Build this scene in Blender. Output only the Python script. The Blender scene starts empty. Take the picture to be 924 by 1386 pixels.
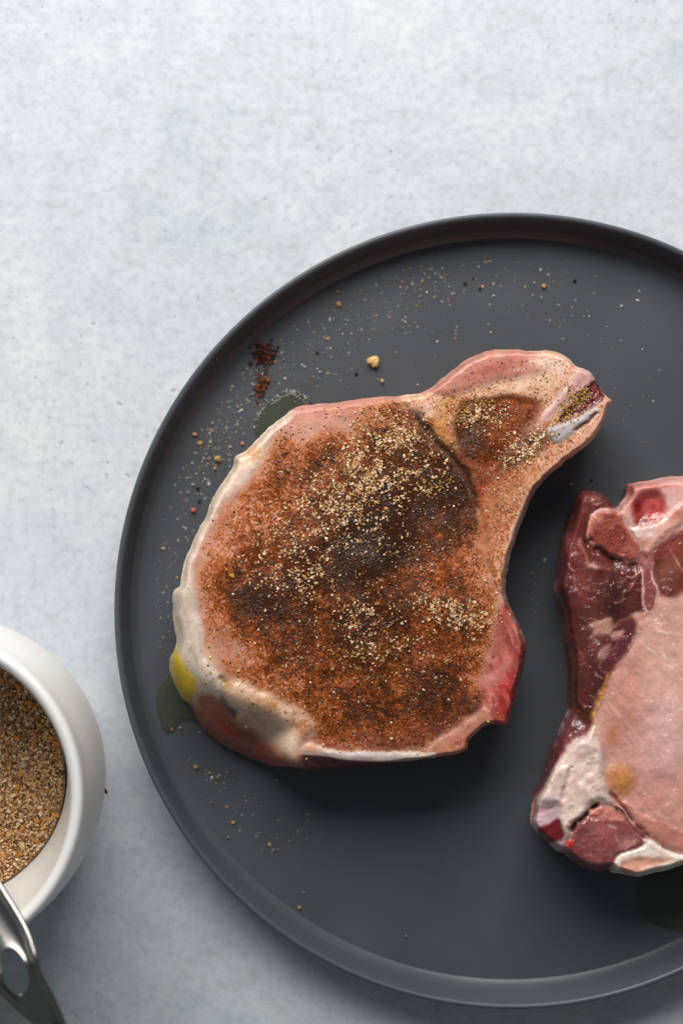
import bpy, bmesh, math
import numpy as np
from mathutils import Vector

# ------------------------------------------------------------------ camera / light
ZC, F = 0.60, 2250.0           # camera height (m), focal length in photo pixels
CX, CY = 462.0, 693.0
sc = bpy.context.scene
COL = sc.collection
cam = bpy.data.cameras.new('camera')
cam.sensor_fit = 'VERTICAL'
cam.sensor_height = 36.0
cam.lens = F / 1386.0 * 36.0
cam.clip_start, cam.clip_end = 0.01, 50.0
cam.dof.use_dof = True
cam.dof.focus_distance = ZC - 0.036
cam.dof.aperture_fstop = 4.6
cam_o = bpy.data.objects.new('camera', cam)
COL.objects.link(cam_o)
cam_o.location = (0, 0, ZC)
sc.camera = cam_o

world = bpy.data.worlds.new('World')
sc.world = world
world.use_nodes = True
bg = world.node_tree.nodes['Background']
bg.inputs[0].default_value = (0.80, 0.90, 1.0, 1)
bg.inputs[1].default_value = 0.115

def area(name, loc, target, sx, sy, power, col):
    l = bpy.data.lights.new(name, 'AREA')
    l.shape = 'RECTANGLE'; l.size = sx; l.size_y = sy; l.energy = power; l.color = col
    o = bpy.data.objects.new(name, l); COL.objects.link(o)
    o.location = loc
    o.rotation_euler = (Vector(target) - Vector(loc)).to_track_quat('-Z', 'Y').to_euler()
    return o
area('window_light', (-0.10, 0.74, 0.68), (0.02, 0.0, 0.0), 0.90, 0.55, 15.4, (1.0, 0.985, 0.97))

vs = sc.view_settings
vs.view_transform = 'Standard'; vs.look = 'None'; vs.exposure = 0.0; vs.gamma = 1.0
vs.use_curve_mapping = False

# ------------------------------------------------------------------ helpers
def P(px, py, z):
    k = (ZC - z) / F
    return (px - CX) * k, (CY - py) * k, z

def srgb(c):
    c = np.asarray(c, dtype=np.float64) / 255.0
    return np.where(c <= 0.04045, c / 12.92, ((c + 0.055) / 1.055) ** 2.4)

def lin(c):
    r = srgb(c)
    return (float(r[0]), float(r[1]), float(r[2]), 1.0)

def tag(o, label=None, cat=None, group=None, kind=None):
    if label: o['label'] = label
    if cat: o['category'] = cat
    if group: o['group'] = group
    if kind: o['kind'] = kind
    return o

def empty(name, loc=(0, 0, 0)):
    o = bpy.data.objects.new(name, None); COL.objects.link(o)
    o.location = loc; o.empty_display_size = 0.01
    return o

def fast_mesh(name, verts, faces, col=None, rough=None, normals=None, smooth=True):
    """verts (n,3); faces list of (m,k) int arrays; per-vertex colour/roughness"""
    me = bpy.data.meshes.new(name)
    verts = np.asarray(verts, dtype=np.float32)
    me.vertices.add(len(verts)); me.vertices.foreach_set('co', verts.ravel())
    idx = np.concatenate([f.ravel() for f in faces]).astype(np.int32)
    cnt = np.concatenate([np.full(len(f), f.shape[1], dtype=np.int32) for f in faces])
    start = np.concatenate([[0], np.cumsum(cnt)[:-1]]).astype(np.int32)
    me.loops.add(len(idx)); me.loops.foreach_set('vertex_index', idx)
    me.polygons.add(len(cnt)); me.polygons.foreach_set('loop_start', start)
    me.polygons.foreach_set('use_smooth', np.full(len(cnt), smooth, dtype=bool))
    me.update(calc_edges=True)
    if col is not None:
        a = me.attributes.new('Col', 'FLOAT_COLOR', 'POINT')
        c4 = np.ones((len(verts), 4), dtype=np.float32); c4[:, :3] = col
        a.data.foreach_set('color', c4.ravel())
    if rough is not None:
        a = me.attributes.new('Rgh', 'FLOAT', 'POINT')
        a.data.foreach_set('value', np.asarray(rough, dtype=np.float32))
    me.validate()
    if normals is not None:
        me.normals_split_custom_set_from_vertices(np.asarray(normals, dtype=np.float32))
    return me

def link(name, me, mat, parent=None):
    o = bpy.data.objects.new(name, me); COL.objects.link(o)
    me.materials.clear(); me.materials.append(mat)
    if parent: o.parent = parent
    return o

def vert_normals(v, faces):
    n = np.zeros_like(v)
    for f in faces:
        if f.shape[1] == 4:
            fn = np.cross(v[f[:, 2]] - v[f[:, 0]], v[f[:, 3]] - v[f[:, 1]])
        else:
            fn = np.cross(v[f[:, 1]] - v[f[:, 0]], v[f[:, 2]] - v[f[:, 0]])
        for k in range(f.shape[1]):
            for a in range(3):
                n[:, a] += np.bincount(f[:, k], weights=fn[:, a], minlength=len(v))
    return n / np.maximum(np.linalg.norm(n, axis=1, keepdims=True), 1e-20)

# -- noise on arrays
def vnoise(x, y, scale, seed):
    r = np.random.default_rng(seed)
    n = 256
    lat = r.random((n, n))
    u = np.asarray(x) / scale; v = np.asarray(y) / scale
    i = np.floor(u).astype(int); j = np.floor(v).astype(int)
    fu = u - i; fv = v - j
    fu = fu * fu * fu * (fu * (fu * 6 - 15) + 10); fv = fv * fv * fv * (fv * (fv * 6 - 15) + 10)
    i0 = i % n; i1 = (i + 1) % n; j0 = j % n; j1 = (j + 1) % n
    a = lat[i0, j0] * (1 - fu) + lat[i1, j0] * fu
    b = lat[i0, j1] * (1 - fu) + lat[i1, j1] * fu
    return (a * (1 - fv) + b * fv) * 2 - 1

def fbm(x, y, scale, seed, oct=4, gain=0.5):
    s = 0; amp = 1; tot = 0
    for k in range(oct):
        s = s + amp * vnoise(x + 17.3 * k, y - 9.1 * k, scale / 2 ** k, seed + k * 101)
        tot += amp; amp *= gain
    return s / tot * 1.5

def fiber(x, y, ang, L, W, seed):
    c, s = math.cos(ang), math.sin(ang)
    u = x * c + y * s; v = -x * s + y * c
    v = v + 3 * vnoise(x, y, 40, seed + 5)
    return vnoise(u * W / L, v, W, seed)

def sstep(a, b, x):
    t = np.clip((x - a) / (b - a), 0, 1)
    return t * t * (3 - 2 * t)

def catmull(pts, n=6, closed=True, tight=1.0):
    p = np.asarray(pts, dtype=float); m = len(p); out = []
    rng_ = range(m) if closed else range(m - 1)
    for i in rng_:
        if closed:
            p0, p1, p2, p3 = p[(i - 1) % m], p[i], p[(i + 1) % m], p[(i + 2) % m]
        else:
            p0, p1, p2, p3 = p[max(i - 1, 0)], p[i], p[i + 1], p[min(i + 2, m - 1)]
        for k in range(n):
            t = k / n
            out.append(0.5 * ((2 * p1) + (-p0 + p2) * t + (2 * p0 - 5 * p1 + 4 * p2 - p3) * t * t + (-p0 + 3 * p1 - 3 * p2 + p3) * t ** 3))
    if not closed: out.append(p[-1])
    return np.array(out)

def seg_dist(x, y, a, b):
    d = b - a; L = max(float(d @ d), 1e-9)
    t = np.clip(((x - a[0]) * d[0] + (y - a[1]) * d[1]) / L, 0, 1)
    return np.hypot(x - a[0] - t * d[0], y - a[1] - t * d[1])

def line_dist(x, y, pts, smooth=4):
    pl = catmull(pts, smooth, closed=False)
    d = np.full(x.shape, 1e9)
    for k in range(len(pl) - 1):
        d = np.minimum(d, seg_dist(x, y, pl[k], pl[k + 1]))
    return d

def poly_sdf(x, y, pts, smooth=4, margin=70.0):
    """positive inside; clipped to -margin outside the bounding box"""
    pl = catmull(pts, smooth) if smooth else np.asarray(pts, float)
    out = np.full(x.shape, -margin)
    lo = pl.min(0) - margin; hi = pl.max(0) + margin
    m = (x > lo[0]) & (x < hi[0]) & (y > lo[1]) & (y < hi[1])
    X = x[m]; Y = y[m]
    if X.size == 0: return out
    d = np.full(X.shape, 1e9); ins = np.zeros(X.shape, bool)
    for k in range(len(pl)):
        a = pl[k]; b = pl[(k + 1) % len(pl)]
        d = np.minimum(d, seg_dist(X, Y, a, b))
        c = (a[1] > Y) != (b[1] > Y)
        if a[1] != b[1]:
            ins ^= c & (X < (b[0] - a[0]) * (Y - a[1]) / (b[1] - a[1]) + a[0])
    out[m] = np.where(ins, d, -d)
    return out

# -- materials
def new_mat(name):
    m = bpy.data.materials.new(name); m.use_nodes = True
    nt = m.node_tree
    return m, nt, nt.nodes['Principled BSDF']

def N(nt, typ, **kw):
    n = nt.nodes.new(typ)
    for k, v in kw.items(): setattr(n, k, v)
    return n

def noise_node(nt, scale, detail=4, rough=0.55, dist=0.0, coord='Object'):
    tc = N(nt, 'ShaderNodeTexCoord'); n = N(nt, 'ShaderNodeTexNoise')
    n.inputs['Scale'].default_value = scale; n.inputs['Detail'].default_value = detail
    n.inputs['Roughness'].default_value = rough; n.inputs['Distortion'].default_value = dist
    nt.links.new(tc.outputs[coord], n.inputs['Vector'])
    return n

def ramp(nt, src, stops):
    r = N(nt, 'ShaderNodeValToRGB')
    e = r.color_ramp.elements
    while len(e) < len(stops): e.new(0.5)
    for k, (p, c) in enumerate(stops):
        e[k].position = p
        e[k].color = c if len(c) == 4 else (*c, 1)
    nt.links.new(src, r.inputs[0])
    return r

def mixc(nt, fac, a, b, mode='MIX'):
    m = N(nt, 'ShaderNodeMix', data_type='RGBA', blend_type=mode)
    for sock, v in ((0, fac), (6, a), (7, b)):
        if hasattr(v, 'is_linked') or hasattr(v, 'links'): nt.links.new(v, m.inputs[sock])
        else: m.inputs[sock].default_value = v
    return m.outputs[2]

def mat_meat(name, sss=0.25, bump=0.35, fine=2600.0, spec=0.5, wet=0.0, wet_scale=560.0, wet_bump=0.66):
    m, nt, b = new_mat(name)
    a = N(nt, 'ShaderNodeAttribute', attribute_name='Col')
    r = N(nt, 'ShaderNodeAttribute', attribute_name='Rgh')
    n1 = noise_node(nt, 900, 4, 0.6)
    rp = ramp(nt, n1.outputs['Fac'], [(0.25, (0.88, 0.86, 0.86, 1)), (0.75, (1.08, 1.08, 1.08, 1))])
    c = mixc(nt, 1.0, a.outputs['Color'], rp.outputs[0], 'MULTIPLY')
    nt.links.new(c, b.inputs['Base Color'])
    nt.links.new(r.outputs['Fac'], b.inputs['Roughness'])
    b.inputs['Subsurface Weight'].default_value = sss
    b.inputs['Subsurface Radius'].default_value = (1.0, 0.45, 0.3)
    b.inputs['Subsurface Scale'].default_value = 0.0026
    b.inputs['Specular IOR Level'].default_value = spec
    n2 = noise_node(nt, fine, 3, 0.6)
    bp = N(nt, 'ShaderNodeBump'); bp.inputs['Strength'].default_value = bump; bp.inputs['Distance'].default_value = 0.0004
    nt.links.new(n2.outputs['Fac'], bp.inputs['Height']); nt.links.new(bp.outputs[0], b.inputs['Normal'])
    if wet:                                        # a moist film that breaks the window light into small glints
        nw = noise_node(nt, 85, 3, 0.6)
        cw = ramp(nt, nw.outputs['Fac'], [(0.42, (0, 0, 0, 1)), (0.60, (wet, wet, wet, 1))])
        nt.links.new(cw.outputs[0], b.inputs['Coat Weight'])
        b.inputs['Coat Roughness'].default_value = 0.10
        n3 = noise_node(nt, wet_scale, 2, 0.5, 0.4)
        b3 = N(nt, 'ShaderNodeBump'); b3.inputs['Strength'].default_value = wet_bump; b3.inputs['Distance'].default_value = 0.0016
        nt.links.new(n3.outputs['Fac'], b3.inputs['Height']); nt.links.new(b3.outputs[0], b.inputs['Coat Normal'])
    return m

def mat_grain():
    m, nt, b = new_mat('spice_grain')
    a = N(nt, 'ShaderNodeAttribute', attribute_name='Col')
    nt.links.new(a.outputs['Color'], b.inputs['Base Color'])
    b.inputs['Roughness'].default_value = 0.5
    b.inputs['Specular IOR Level'].default_value = 0.25
    return m

def mat_simple(name, col, rough, bump_scale=None, bump=0.1, dist=0.0003, metallic=0.0, var=0.0, coat=0.0):
    m, nt, b = new_mat(name)
    b.inputs['Base Color'].default_value = col
    b.inputs['Roughness'].default_value = rough
    b.inputs['Metallic'].default_value = metallic
    b.inputs['Coat Weight'].default_value = coat
    if bump_scale:
        n = noise_node(nt, bump_scale, 5, 0.6)
        bp = N(nt, 'ShaderNodeBump'); bp.inputs['Strength'].default_value = bump; bp.inputs['Distance'].default_value = dist
        nt.links.new(n.outputs['Fac'], bp.inputs['Height']); nt.links.new(bp.outputs[0], b.inputs['Normal'])
    if var:
        n = noise_node(nt, 22, 6, 0.6)
        rp = ramp(nt, n.outputs['Fac'], [(0.3, tuple(x * (1 - var) for x in col[:3])), (0.7, tuple(x * (1 + var) for x in col[:3]))])
        nt.links.new(rp.outputs[0], b.inputs['Base Color'])
        n3 = noise_node(nt, 35, 5, 0.6)
        mr = N(nt, 'ShaderNodeMapRange'); mr.inputs['To Min'].default_value = rough - 0.06; mr.inputs['To Max'].default_value = rough + 0.06
        mr.inputs['From Min'].default_value = 0.3; mr.inputs['From Max'].default_value = 0.7
        nt.links.new(n3.outputs['Fac'], mr.inputs['Value']); nt.links.new(mr.outputs[0], b.inputs['Roughness'])
    return m

M_GRAIN = mat_grain()
M_MEAT = mat_meat('raw_meat', 0.40, 0.06, wet=0.9)
M_SPICED = mat_meat('seasoned_meat', 0.08, 0.14, spec=0.13, wet=0.45, wet_scale=1100, wet_bump=0.5)
M_FAT = mat_meat('pork_fat', 0.55, 0.08, wet=0.6)
M_BONE = mat_meat('bone', 0.15, 0.3)
M_OILSKIN = mat_meat('oily_film', 0.15, 0.03)
M_PLATE = mat_simple('charcoal_glaze', (0.073, 0.080, 0.089, 1), 0.33, 1500, 0.12, 0.0002, var=0.10)
M_PLATE.node_tree.nodes['Principled BSDF'].inputs['Specular IOR Level'].default_value = 0.32
M_BOWL = mat_simple('cream_ceramic', lin((240, 238, 232)), 0.30, 300, 0.05, 0.0003)
M_STEEL = mat_simple('brushed_steel', (0.33, 0.315, 0.29, 1), 0.29, 900, 0.12, 0.0001, metallic=1.0)

# table: pale blue grey plaster board with mottling and specks
def mat_table():
    m, nt, b = new_mat('mottled_plaster')
    big = noise_node(nt, 7, 5, 0.6, 0.3)
    c0 = ramp(nt, big.outputs['Fac'], [(0.30, lin((194, 202, 208))), (0.48, lin((206, 211, 214))), (0.66, lin((217, 219, 219)))]).outputs[0]
    mid = noise_node(nt, 75, 4, 0.55)
    c1 = ramp(nt, mid.outputs['Fac'], [(0.34, (0.90, 0.91, 0.925, 1)), (0.52, (0.98, 0.982, 0.986, 1)), (0.66, (1.025, 1.025, 1.02, 1))]).outputs[0]
    c = mixc(nt, 1.0, c0, c1, 'MULTIPLY')
    fine = noise_node(nt, 330, 3, 0.6)
    c2 = ramp(nt, fine.outputs['Fac'], [(0.34, (0.87, 0.88, 0.90, 1)), (0.50, (0.985, 0.985, 0.99, 1)), (0.70, (1.04, 1.04, 1.04, 1))]).outputs[0]
    c = mixc(nt, 1.0, c, c2, 'MULTIPLY')
    # dark pits, gathered in patches
    sp = noise_node(nt, 420, 2, 0.5, 0.2)
    s1 = ramp(nt, sp.outputs['Fac'], [(0.26, (0.6, 0.6, 0.6, 1)), (0.35, (0, 0, 0, 1))]).outputs[0]
    pt = noise_node(nt, 12, 3, 0.5)
    s2 = ramp(nt, pt.outputs['Fac'], [(0.42, (0.1, 0.1, 0.1, 1)), (0.58, (1, 1, 1, 1))]).outputs[0]
    f = mixc(nt, 1.0, s1, s2, 'MULTIPLY')
    c = mixc(nt, f, c, lin((120, 130, 142)))
    nt.links.new(c, b.inputs['Base Color'])
    b.inputs['Roughness'].default_value = 0.62
    b.inputs['Specular IOR Level'].default_value = 0.35
    bp = N(nt, 'ShaderNodeBump'); bp.inputs['Strength'].default_value = 0.25; bp.inputs['Distance'].default_value = 0.0006
    nt.links.new(fine.outputs['Fac'], bp.inputs['Height']); nt.links.new(bp.outputs[0], b.inputs['Normal'])
    return m

# ------------------------------------------------------------------ table
bm = bmesh.new()
bmesh.ops.create_cube(bm, size=1.0)
bmesh.ops.scale(bm, vec=(1.3, 1.1, 0.03), verts=bm.verts)
bmesh.ops.translate(bm, vec=(0, 0, -0.015), verts=bm.verts)
bmesh.ops.bevel(bm, geom=list(bm.edges), offset=0.003, segments=2, affect='EDGES')
me = bpy.data.meshes.new('table_surface'); bm.to_mesh(me); bm.free()
tag(link('table_surface', me, mat_table()), 'pale blue grey mottled plaster table surface under the plate', kind='structure')

# ------------------------------------------------------------------ lathe
def lathe(profile, seg=192, smooth_n=5, sharp=False):
    pr = catmull(profile, smooth_n, closed=False) if smooth_n > 1 else np.asarray(profile, float)
    a = np.linspace(0, 2 * math.pi, seg, endpoint=False)
    v = np.stack([np.outer(pr[:, 0], np.cos(a)), np.outer(pr[:, 0], np.sin(a)), np.repeat(pr[:, 1][:, None], seg, 1)], -1).reshape(-1, 3)
    i = np.arange(len(pr) - 1)[:, None] * seg; j = np.arange(seg)[None, :]; j2 = (j + 1) % seg
    f = np.stack([i + j, i + j2, i + seg + j2, i + seg + j], -1).reshape(-1, 4)
    return v, f, pr

def lathe_parts(root, profile, cuts, names, mat, seg=192, smooth_n=5):
    """one revolved surface cut into named parts that share their edge normals"""
    v, f, pr = lathe(profile, seg, smooth_n)
    nrm = vert_normals(v, [f])
    ring = np.arange(len(f)) // seg
    for (r0, r1), nm in zip(cuts, names):
        hit = (ring >= r0 * smooth_n) & (ring < r1 * smooth_n)
        ff = f[hit]; u, inv = np.unique(ff, return_inverse=True)
        link(nm, fast_mesh(nm, v[u], [inv.reshape(ff.shape)], normals=nrm[u]), mat, root)

# ------------------------------------------------------------------ plate
ZP = 0.0060                           # height of the plate's well
pcx, pcy, _ = P(694, 827, 0.0185)
plate = empty('dinner_plate', (pcx, pcy, 0))
tag(plate, 'round matte charcoal dinner plate with upright rim under the meat', 'plate')
pl_prof = [(0.0004, 0.0020), (0.110, 0.0020), (0.113, 0.0003), (0.117, 0.0003), (0.1225, 0.0018), (0.1320, 0.0062), (0.1366, 0.0125),
           (0.1382, 0.0168), (0.1386, 0.0182), (0.1383, 0.0191), (0.1376, 0.0194), (0.1367, 0.0189), (0.1361, 0.0174), (0.1352, 0.0130),
           (0.1344, 0.0092), (0.1336, 0.0073), (0.1322, 0.0063), (0.1300, 0.0060), (0.0600, 0.0060), (0.0004, 0.0060)]
pl_prof = [(r_ * 1.0055, z_) for r_, z_ in pl_prof]
lathe_parts(plate, pl_prof, [(0, 5), (5, 16), (16, 19)], ['foot', 'rim', 'well'], M_PLATE, seg=256)

# ------------------------------------------------------------------ grains (joined, uncountable)
_ico = bmesh.new(); bmesh.ops.create_icosphere(_ico, subdivisions=1, radius=1.0)
ICO_V = np.array([v.co[:] for v in _ico.verts]); ICO_F = np.array([[v.index for v in f.verts] for f in _ico.faces]); _ico.free()

def grain_mesh(name, pos, size, cols, seed, flat=0.7, smooth=False, jag=0.34):
    r = np.random.default_rng(seed); n = len(pos)
    q = r.normal(size=(n, 4)); q /= np.linalg.norm(q, axis=1, keepdims=True)
    w, x, y, z = q.T
    R = np.stack([1 - 2 * (y * y + z * z), 2 * (x * y - z * w), 2 * (x * z + y * w), 2 * (x * y + z * w), 1 - 2 * (x * x + z * z), 2 * (y * z - x * w),
                  2 * (x * z - y * w), 2 * (y * z + x * w), 1 - 2 * (x * x + y * y)], -1).reshape(n, 3, 3)
    sc3 = r.uniform(0.45, 1.45, size=(n, 1, 3)) * np.asarray(size).reshape(n, 1, 1)
    lv = ICO_V[None] * (1 + r.normal(0, jag, size=(n, len(ICO_V), 1))) * sc3
    v = np.einsum('nij,nkj->nki', R, lv)
    v[:, :, 2] *= flat
    v += np.asarray(pos)[:, None, :]
    f = (ICO_F[None] + (np.arange(n) * len(ICO_V))[:, None, None]).reshape(-1, 3)
    c = np.repeat(np.asarray(cols)[:, None, :], len(ICO_V), 1).reshape(-1, 3)
    return fast_mesh(name, v.reshape(-1, 3), [f], col=c, smooth=smooth)

# ------------------------------------------------------------------ painted relief of a piece of meat
def blur(m, r=4, n=2):
    m = np.asarray(m, float)
    for _ in range(n):
        for ax in (0, 1): m = sum(np.roll(m, k, ax) for k in range(-r, r + 1)) / (2 * r + 1)
    return m

class Slab:
    """A thick piece of meat: relief + pigment fields over its outline, cut into parts."""
    def __init__(s, outline, T, seed, step=1.0):
        o = np.asarray(outline, float)
        x0, y0 = o.min(0) - 4; x1, y1 = o.max(0) + 4
        s.x, s.y = np.meshgrid(np.arange(x0, x1, step), np.arange(y0, y1, step))
        s.seed = seed; s.step = step
        x, y = s.x, s.y
        s.wx = x + 2.6 * fbm(x, y, 20, seed, 4, .6); s.wy = y + 2.6 * fbm(x, y, 20, seed + 7, 4, .6)
        jx = x + 1.2 * fbm(x, y, 30, seed + 3, 2) + .55 * fbm(x, y, 9, seed + 5, 2); jy = y + 1.2 * fbm(x, y, 30, seed + 4, 2) + .55 * fbm(x, y, 9, seed + 6, 2)
        s.D = poly_sdf(jx, jy, outline, 5)
        s.h = np.full(x.shape, T)
        s.c = np.zeros(x.shape + (3,)); s.r = np.full(x.shape, 0.4)
        s.id = np.zeros(x.shape, int); s.names = []; s.mats = []
    def region(s, name, mat):
        s.names.append(name); s.mats.append(mat); return len(s.names) - 1
    def base(s, col, rough, rid=0):
        s.c[:] = col; s.r[:] = rough; s.id[:] = rid
    def mix(s, m, col, rough=None):
        s.c += (np.asarray(col, float) - s.c) * m[..., None]
        if rough is not None: s.r += (rough - s.r) * m
    def poly(s, pts, col=None, soft=2.0, k=1.0, dh=0.0, dw=6.0, rough=None, rid=None, smooth=4, edge=None, ew=1.5, warp=True):
        d = poly_sdf(s.wx if warp else s.x, s.wy if warp else s.y, pts, smooth)
        m = sstep(-soft, soft, d) * k
        if col is not None: s.mix(m, col, rough)
        if dh: s.h += dh * sstep(-dw * 0.35, dw, d)
        if edge is not None: s.mix(np.exp(-((d / ew) ** 2)) * 0.8, edge)
        if rid is not None: s.id[d > 0] = rid
        return d
    def line(s, pts, col=None, w=2.0, k=1.0, dh=0.0, dw=None, rough=None, warp=True, brk=True):
        d = line_dist(s.wx if warp else s.x, s.wy if warp else s.y, pts)
        b_ = (.35 + .65 * sstep(-.55, .25, vnoise(s.x, s.y, 9, s.seed + 77))) if brk else 1.0
        ww = w * (1 + .45 * vnoise(s.x, s.y, 11, s.seed + 78))
        if col is not None: s.mix(np.exp(-(d / ww) ** 2) * k * b_, col, rough)
        if dh: s.h += dh * np.exp(-(d / (dw or w)) ** 2) * b_ * (.45 if dh > 0 else 1)
        return d
    def blob(s, cx, cy, rx, ry, ang, col, k=1.0, rough=None, dh=0.0):
        c, q = math.cos(math.radians(ang)), math.sin(math.radians(ang))
        u = (s.wx - cx) * c + (s.wy - cy) * q; v = -(s.wx - cx) * q + (s.wy - cy) * c
        g = np.exp(-((u / rx) ** 2 + (v / ry) ** 2))
        s.mix(g * k, col, rough)
        if dh: s.h += dh * g
        return g
    def height_at(s, px, py):
        i = np.clip(((py - s.y[0, 0]) / s.step).round().astype(int), 0, s.x.shape[0] - 1)
        j = np.clip(((px - s.x[0, 0]) / s.step).round().astype(int), 0, s.x.shape[1] - 1)
        return s.h[i, j], i, j
    def build(s, root, side_col, zbase, inset=0.0025, rings=14, gain=1.0, side_amp=0.0005):
        x, y, D = s.x.copy(), s.y.copy(), s.D
        ny, nx = x.shape
        gy, gx = np.gradient(D, s.step)
        Ds = D.copy()
        for _ in range(3):
            for ax in (0, 1): Ds = sum(np.roll(Ds, k, ax) for k in range(-5, 6)) / 11.0
        by_, bx_ = np.gradient(Ds, s.step)
        idx = np.arange(ny * nx).reshape(ny, nx)
        dc = 0.25 * (D[:-1, :-1] + D[1:, :-1] + D[:-1, 1:] + D[1:, 1:])
        keep = dc > 0
        q = np.stack([idx[:-1, :-1][keep], idx[1:, :-1][keep], idx[1:, 1:][keep], idx[:-1, 1:][keep]], -1)
        rid = s.id[:-1, :-1][keep]
        e = np.concatenate([q[:, [0, 1]], q[:, [1, 2]], q[:, [2, 3]], q[:, [3, 0]]])
        key = np.minimum(e[:, 0], e[:, 1]) * (ny * nx) + np.maximum(e[:, 0], e[:, 1])
        _, first, count = np.unique(key, return_index=True, return_counts=True)
        be = e[first[count == 1]]
        er = np.tile(rid, 4)[first[count == 1]]
        bv = np.unique(be)
        g = np.hypot(gx.ravel()[bv], gy.ravel()[bv]) + 1e-6
        mv = np.clip(D.ravel()[bv], -1.2, 1.2)
        x.ravel()[bv] -= mv * gx.ravel()[bv] / g; y.ravel()[bv] -= mv * gy.ravel()[bv] / g
        kz = (ZC - s.h) / F
        V = np.stack([(x - CX) * kz, (CY - y) * kz, s.h], -1).reshape(-1, 3)
        C = np.clip(srgb(np.clip(s.c, 0, 255)) * gain, 0, 0.9).reshape(-1, 3); R = np.clip(s.r, 0.08, 1).ravel()
        # skirt down to the plate, turned under
        nb = len(bv); pos = np.full(ny * nx, -1); pos[bv] = np.arange(nb)
        nrm2 = np.stack([-bx_.ravel()[bv], by_.ravel()[bv]], -1)     # outward in world xy
        nrm2 /= np.linalg.norm(nrm2, axis=1, keepdims=True) + 1e-6
        vb = V[bv]; sv, scol, srg = [], [], []
        px, py = s.x.ravel()[bv], s.y.ravel()[bv]
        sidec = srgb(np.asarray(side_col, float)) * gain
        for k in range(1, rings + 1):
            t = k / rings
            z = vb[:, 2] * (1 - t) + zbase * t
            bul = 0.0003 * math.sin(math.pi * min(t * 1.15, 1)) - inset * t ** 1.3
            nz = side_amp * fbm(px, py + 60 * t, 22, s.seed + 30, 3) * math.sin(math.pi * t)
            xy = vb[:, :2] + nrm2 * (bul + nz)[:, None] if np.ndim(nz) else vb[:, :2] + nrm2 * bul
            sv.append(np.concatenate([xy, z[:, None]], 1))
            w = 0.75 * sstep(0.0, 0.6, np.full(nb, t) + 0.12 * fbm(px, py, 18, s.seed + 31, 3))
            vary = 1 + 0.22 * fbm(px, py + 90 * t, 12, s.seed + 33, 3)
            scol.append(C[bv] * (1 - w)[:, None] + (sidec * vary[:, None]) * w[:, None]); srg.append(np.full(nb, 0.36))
        V2 = np.concatenate([V] + sv); C2 = np.clip(np.concatenate([C] + scol), 0, 0.9); R2 = np.concatenate([R] + srg)
        base = ny * nx
        fs = []; fr = []
        for k in range(rings):
            a = be[:, 0]; b = be[:, 1]; pa = pos[a]; pb = pos[b]
            ta = a if k == 0 else base + (k - 1) * nb + pa
            tb = b if k == 0 else base + (k - 1) * nb + pb
            fs.append(np.stack([tb, ta, base + k * nb + pa, base + k * nb + pb], -1)); fr.append(er)
        Fq = np.concatenate([q] + fs); FR = np.concatenate([rid] + fr)
        nrm = vert_normals(V2, [Fq])
        for i, nm in enumerate(s.names):
            hit = FR == i
            if not hit.any(): continue
            ff = Fq[hit]; u, inv = np.unique(ff, return_inverse=True)
            link(nm, fast_mesh(nm, V2[u], [inv.reshape(ff.shape)], C2[u], R2[u], nrm[u]), s.mats[i], root)

def rbf(x, y, anchors, sig):
    num = np.zeros(x.shape); den = np.full(x.shape, 1e-9)
    for ax, ay, p in anchors:
        g = np.exp(-((x - ax) ** 2 + (y - ay) ** 2) / (2 * sig * sig)) + 1e-7
        num += g * p; den += g
    return num / den

# ================================================================== seasoned chop
OUT1 = [(386,561),(400,551),(440,546),(480,541),(530,537),(557,534),(572,531),(586,523),(606,507),(631,488),(658,476),(690,473),(714,474),
        (742,475),(759,480),(773,488),(780,496),(790,499),(798,504),(804,511),(812,526),(819,537),(827,542),(822,553),(814,575),(794,603),(762,627),
        (731,656),(717,679),(702,717),(693,745),(686,772),(683,795),(687,816),(696,834),(707,860),(711,879),(705,912),(698,936),(691,964),
        (686,980),(672,980),(657,982),(645,992),(635,1001),(630,1016),(605,1024),(578,1028),(529,1034),(470,1039),(441,1040),(428,1044),
        (407,1041),(378,1037),(348,1030),(322,1019),(300,1006),(284,994),(271,981),(258,956),(246,943),(234,920),(230,896),(236,876),(238,860),(235,833),
        (234,802),(239,796),(243,790),(250,758),(262,733),(274,709),(289,674),(304,651),(315,633),(319,618),(332,611),(341,602),(362,581)]
s1 = Slab(OUT1, ZP + 0.030, 11)
x, y = s1.x, s1.y
R_LOIN = s1.region('loin_muscle', M_SPICED); R_FAT = s1.region('fat_edge', M_FAT); R_CAP = s1.region('cap_muscle', M_MEAT)
R_RIBM = s1.region('rib_muscle', M_SPICED); R_RIBF = s1.region('rib_fat', M_FAT); R_BONE = s1.region('rib_bone', M_BONE); R_MARROW = s1.region('marrow', M_MEAT)
R_RED = s1.region('lean_flap', M_MEAT); R_EDGE = s1.region('bone_edge', M_BONE); R_UNDER = s1.region('side_muscle', M_MEAT); R_OIL = s1.region('oil_smear', M_OILSKIN)
R_SEAM = s1.region('fat_seam', M_FAT); R_STRIP = s1.region('cartilage', M_BONE); R_FOLD = s1.region('fat_fold', M_FAT); R_SIDE = s1.region('side_fat', M_FAT); R_LOWER = s1.region('lower_side', M_MEAT)
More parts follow.
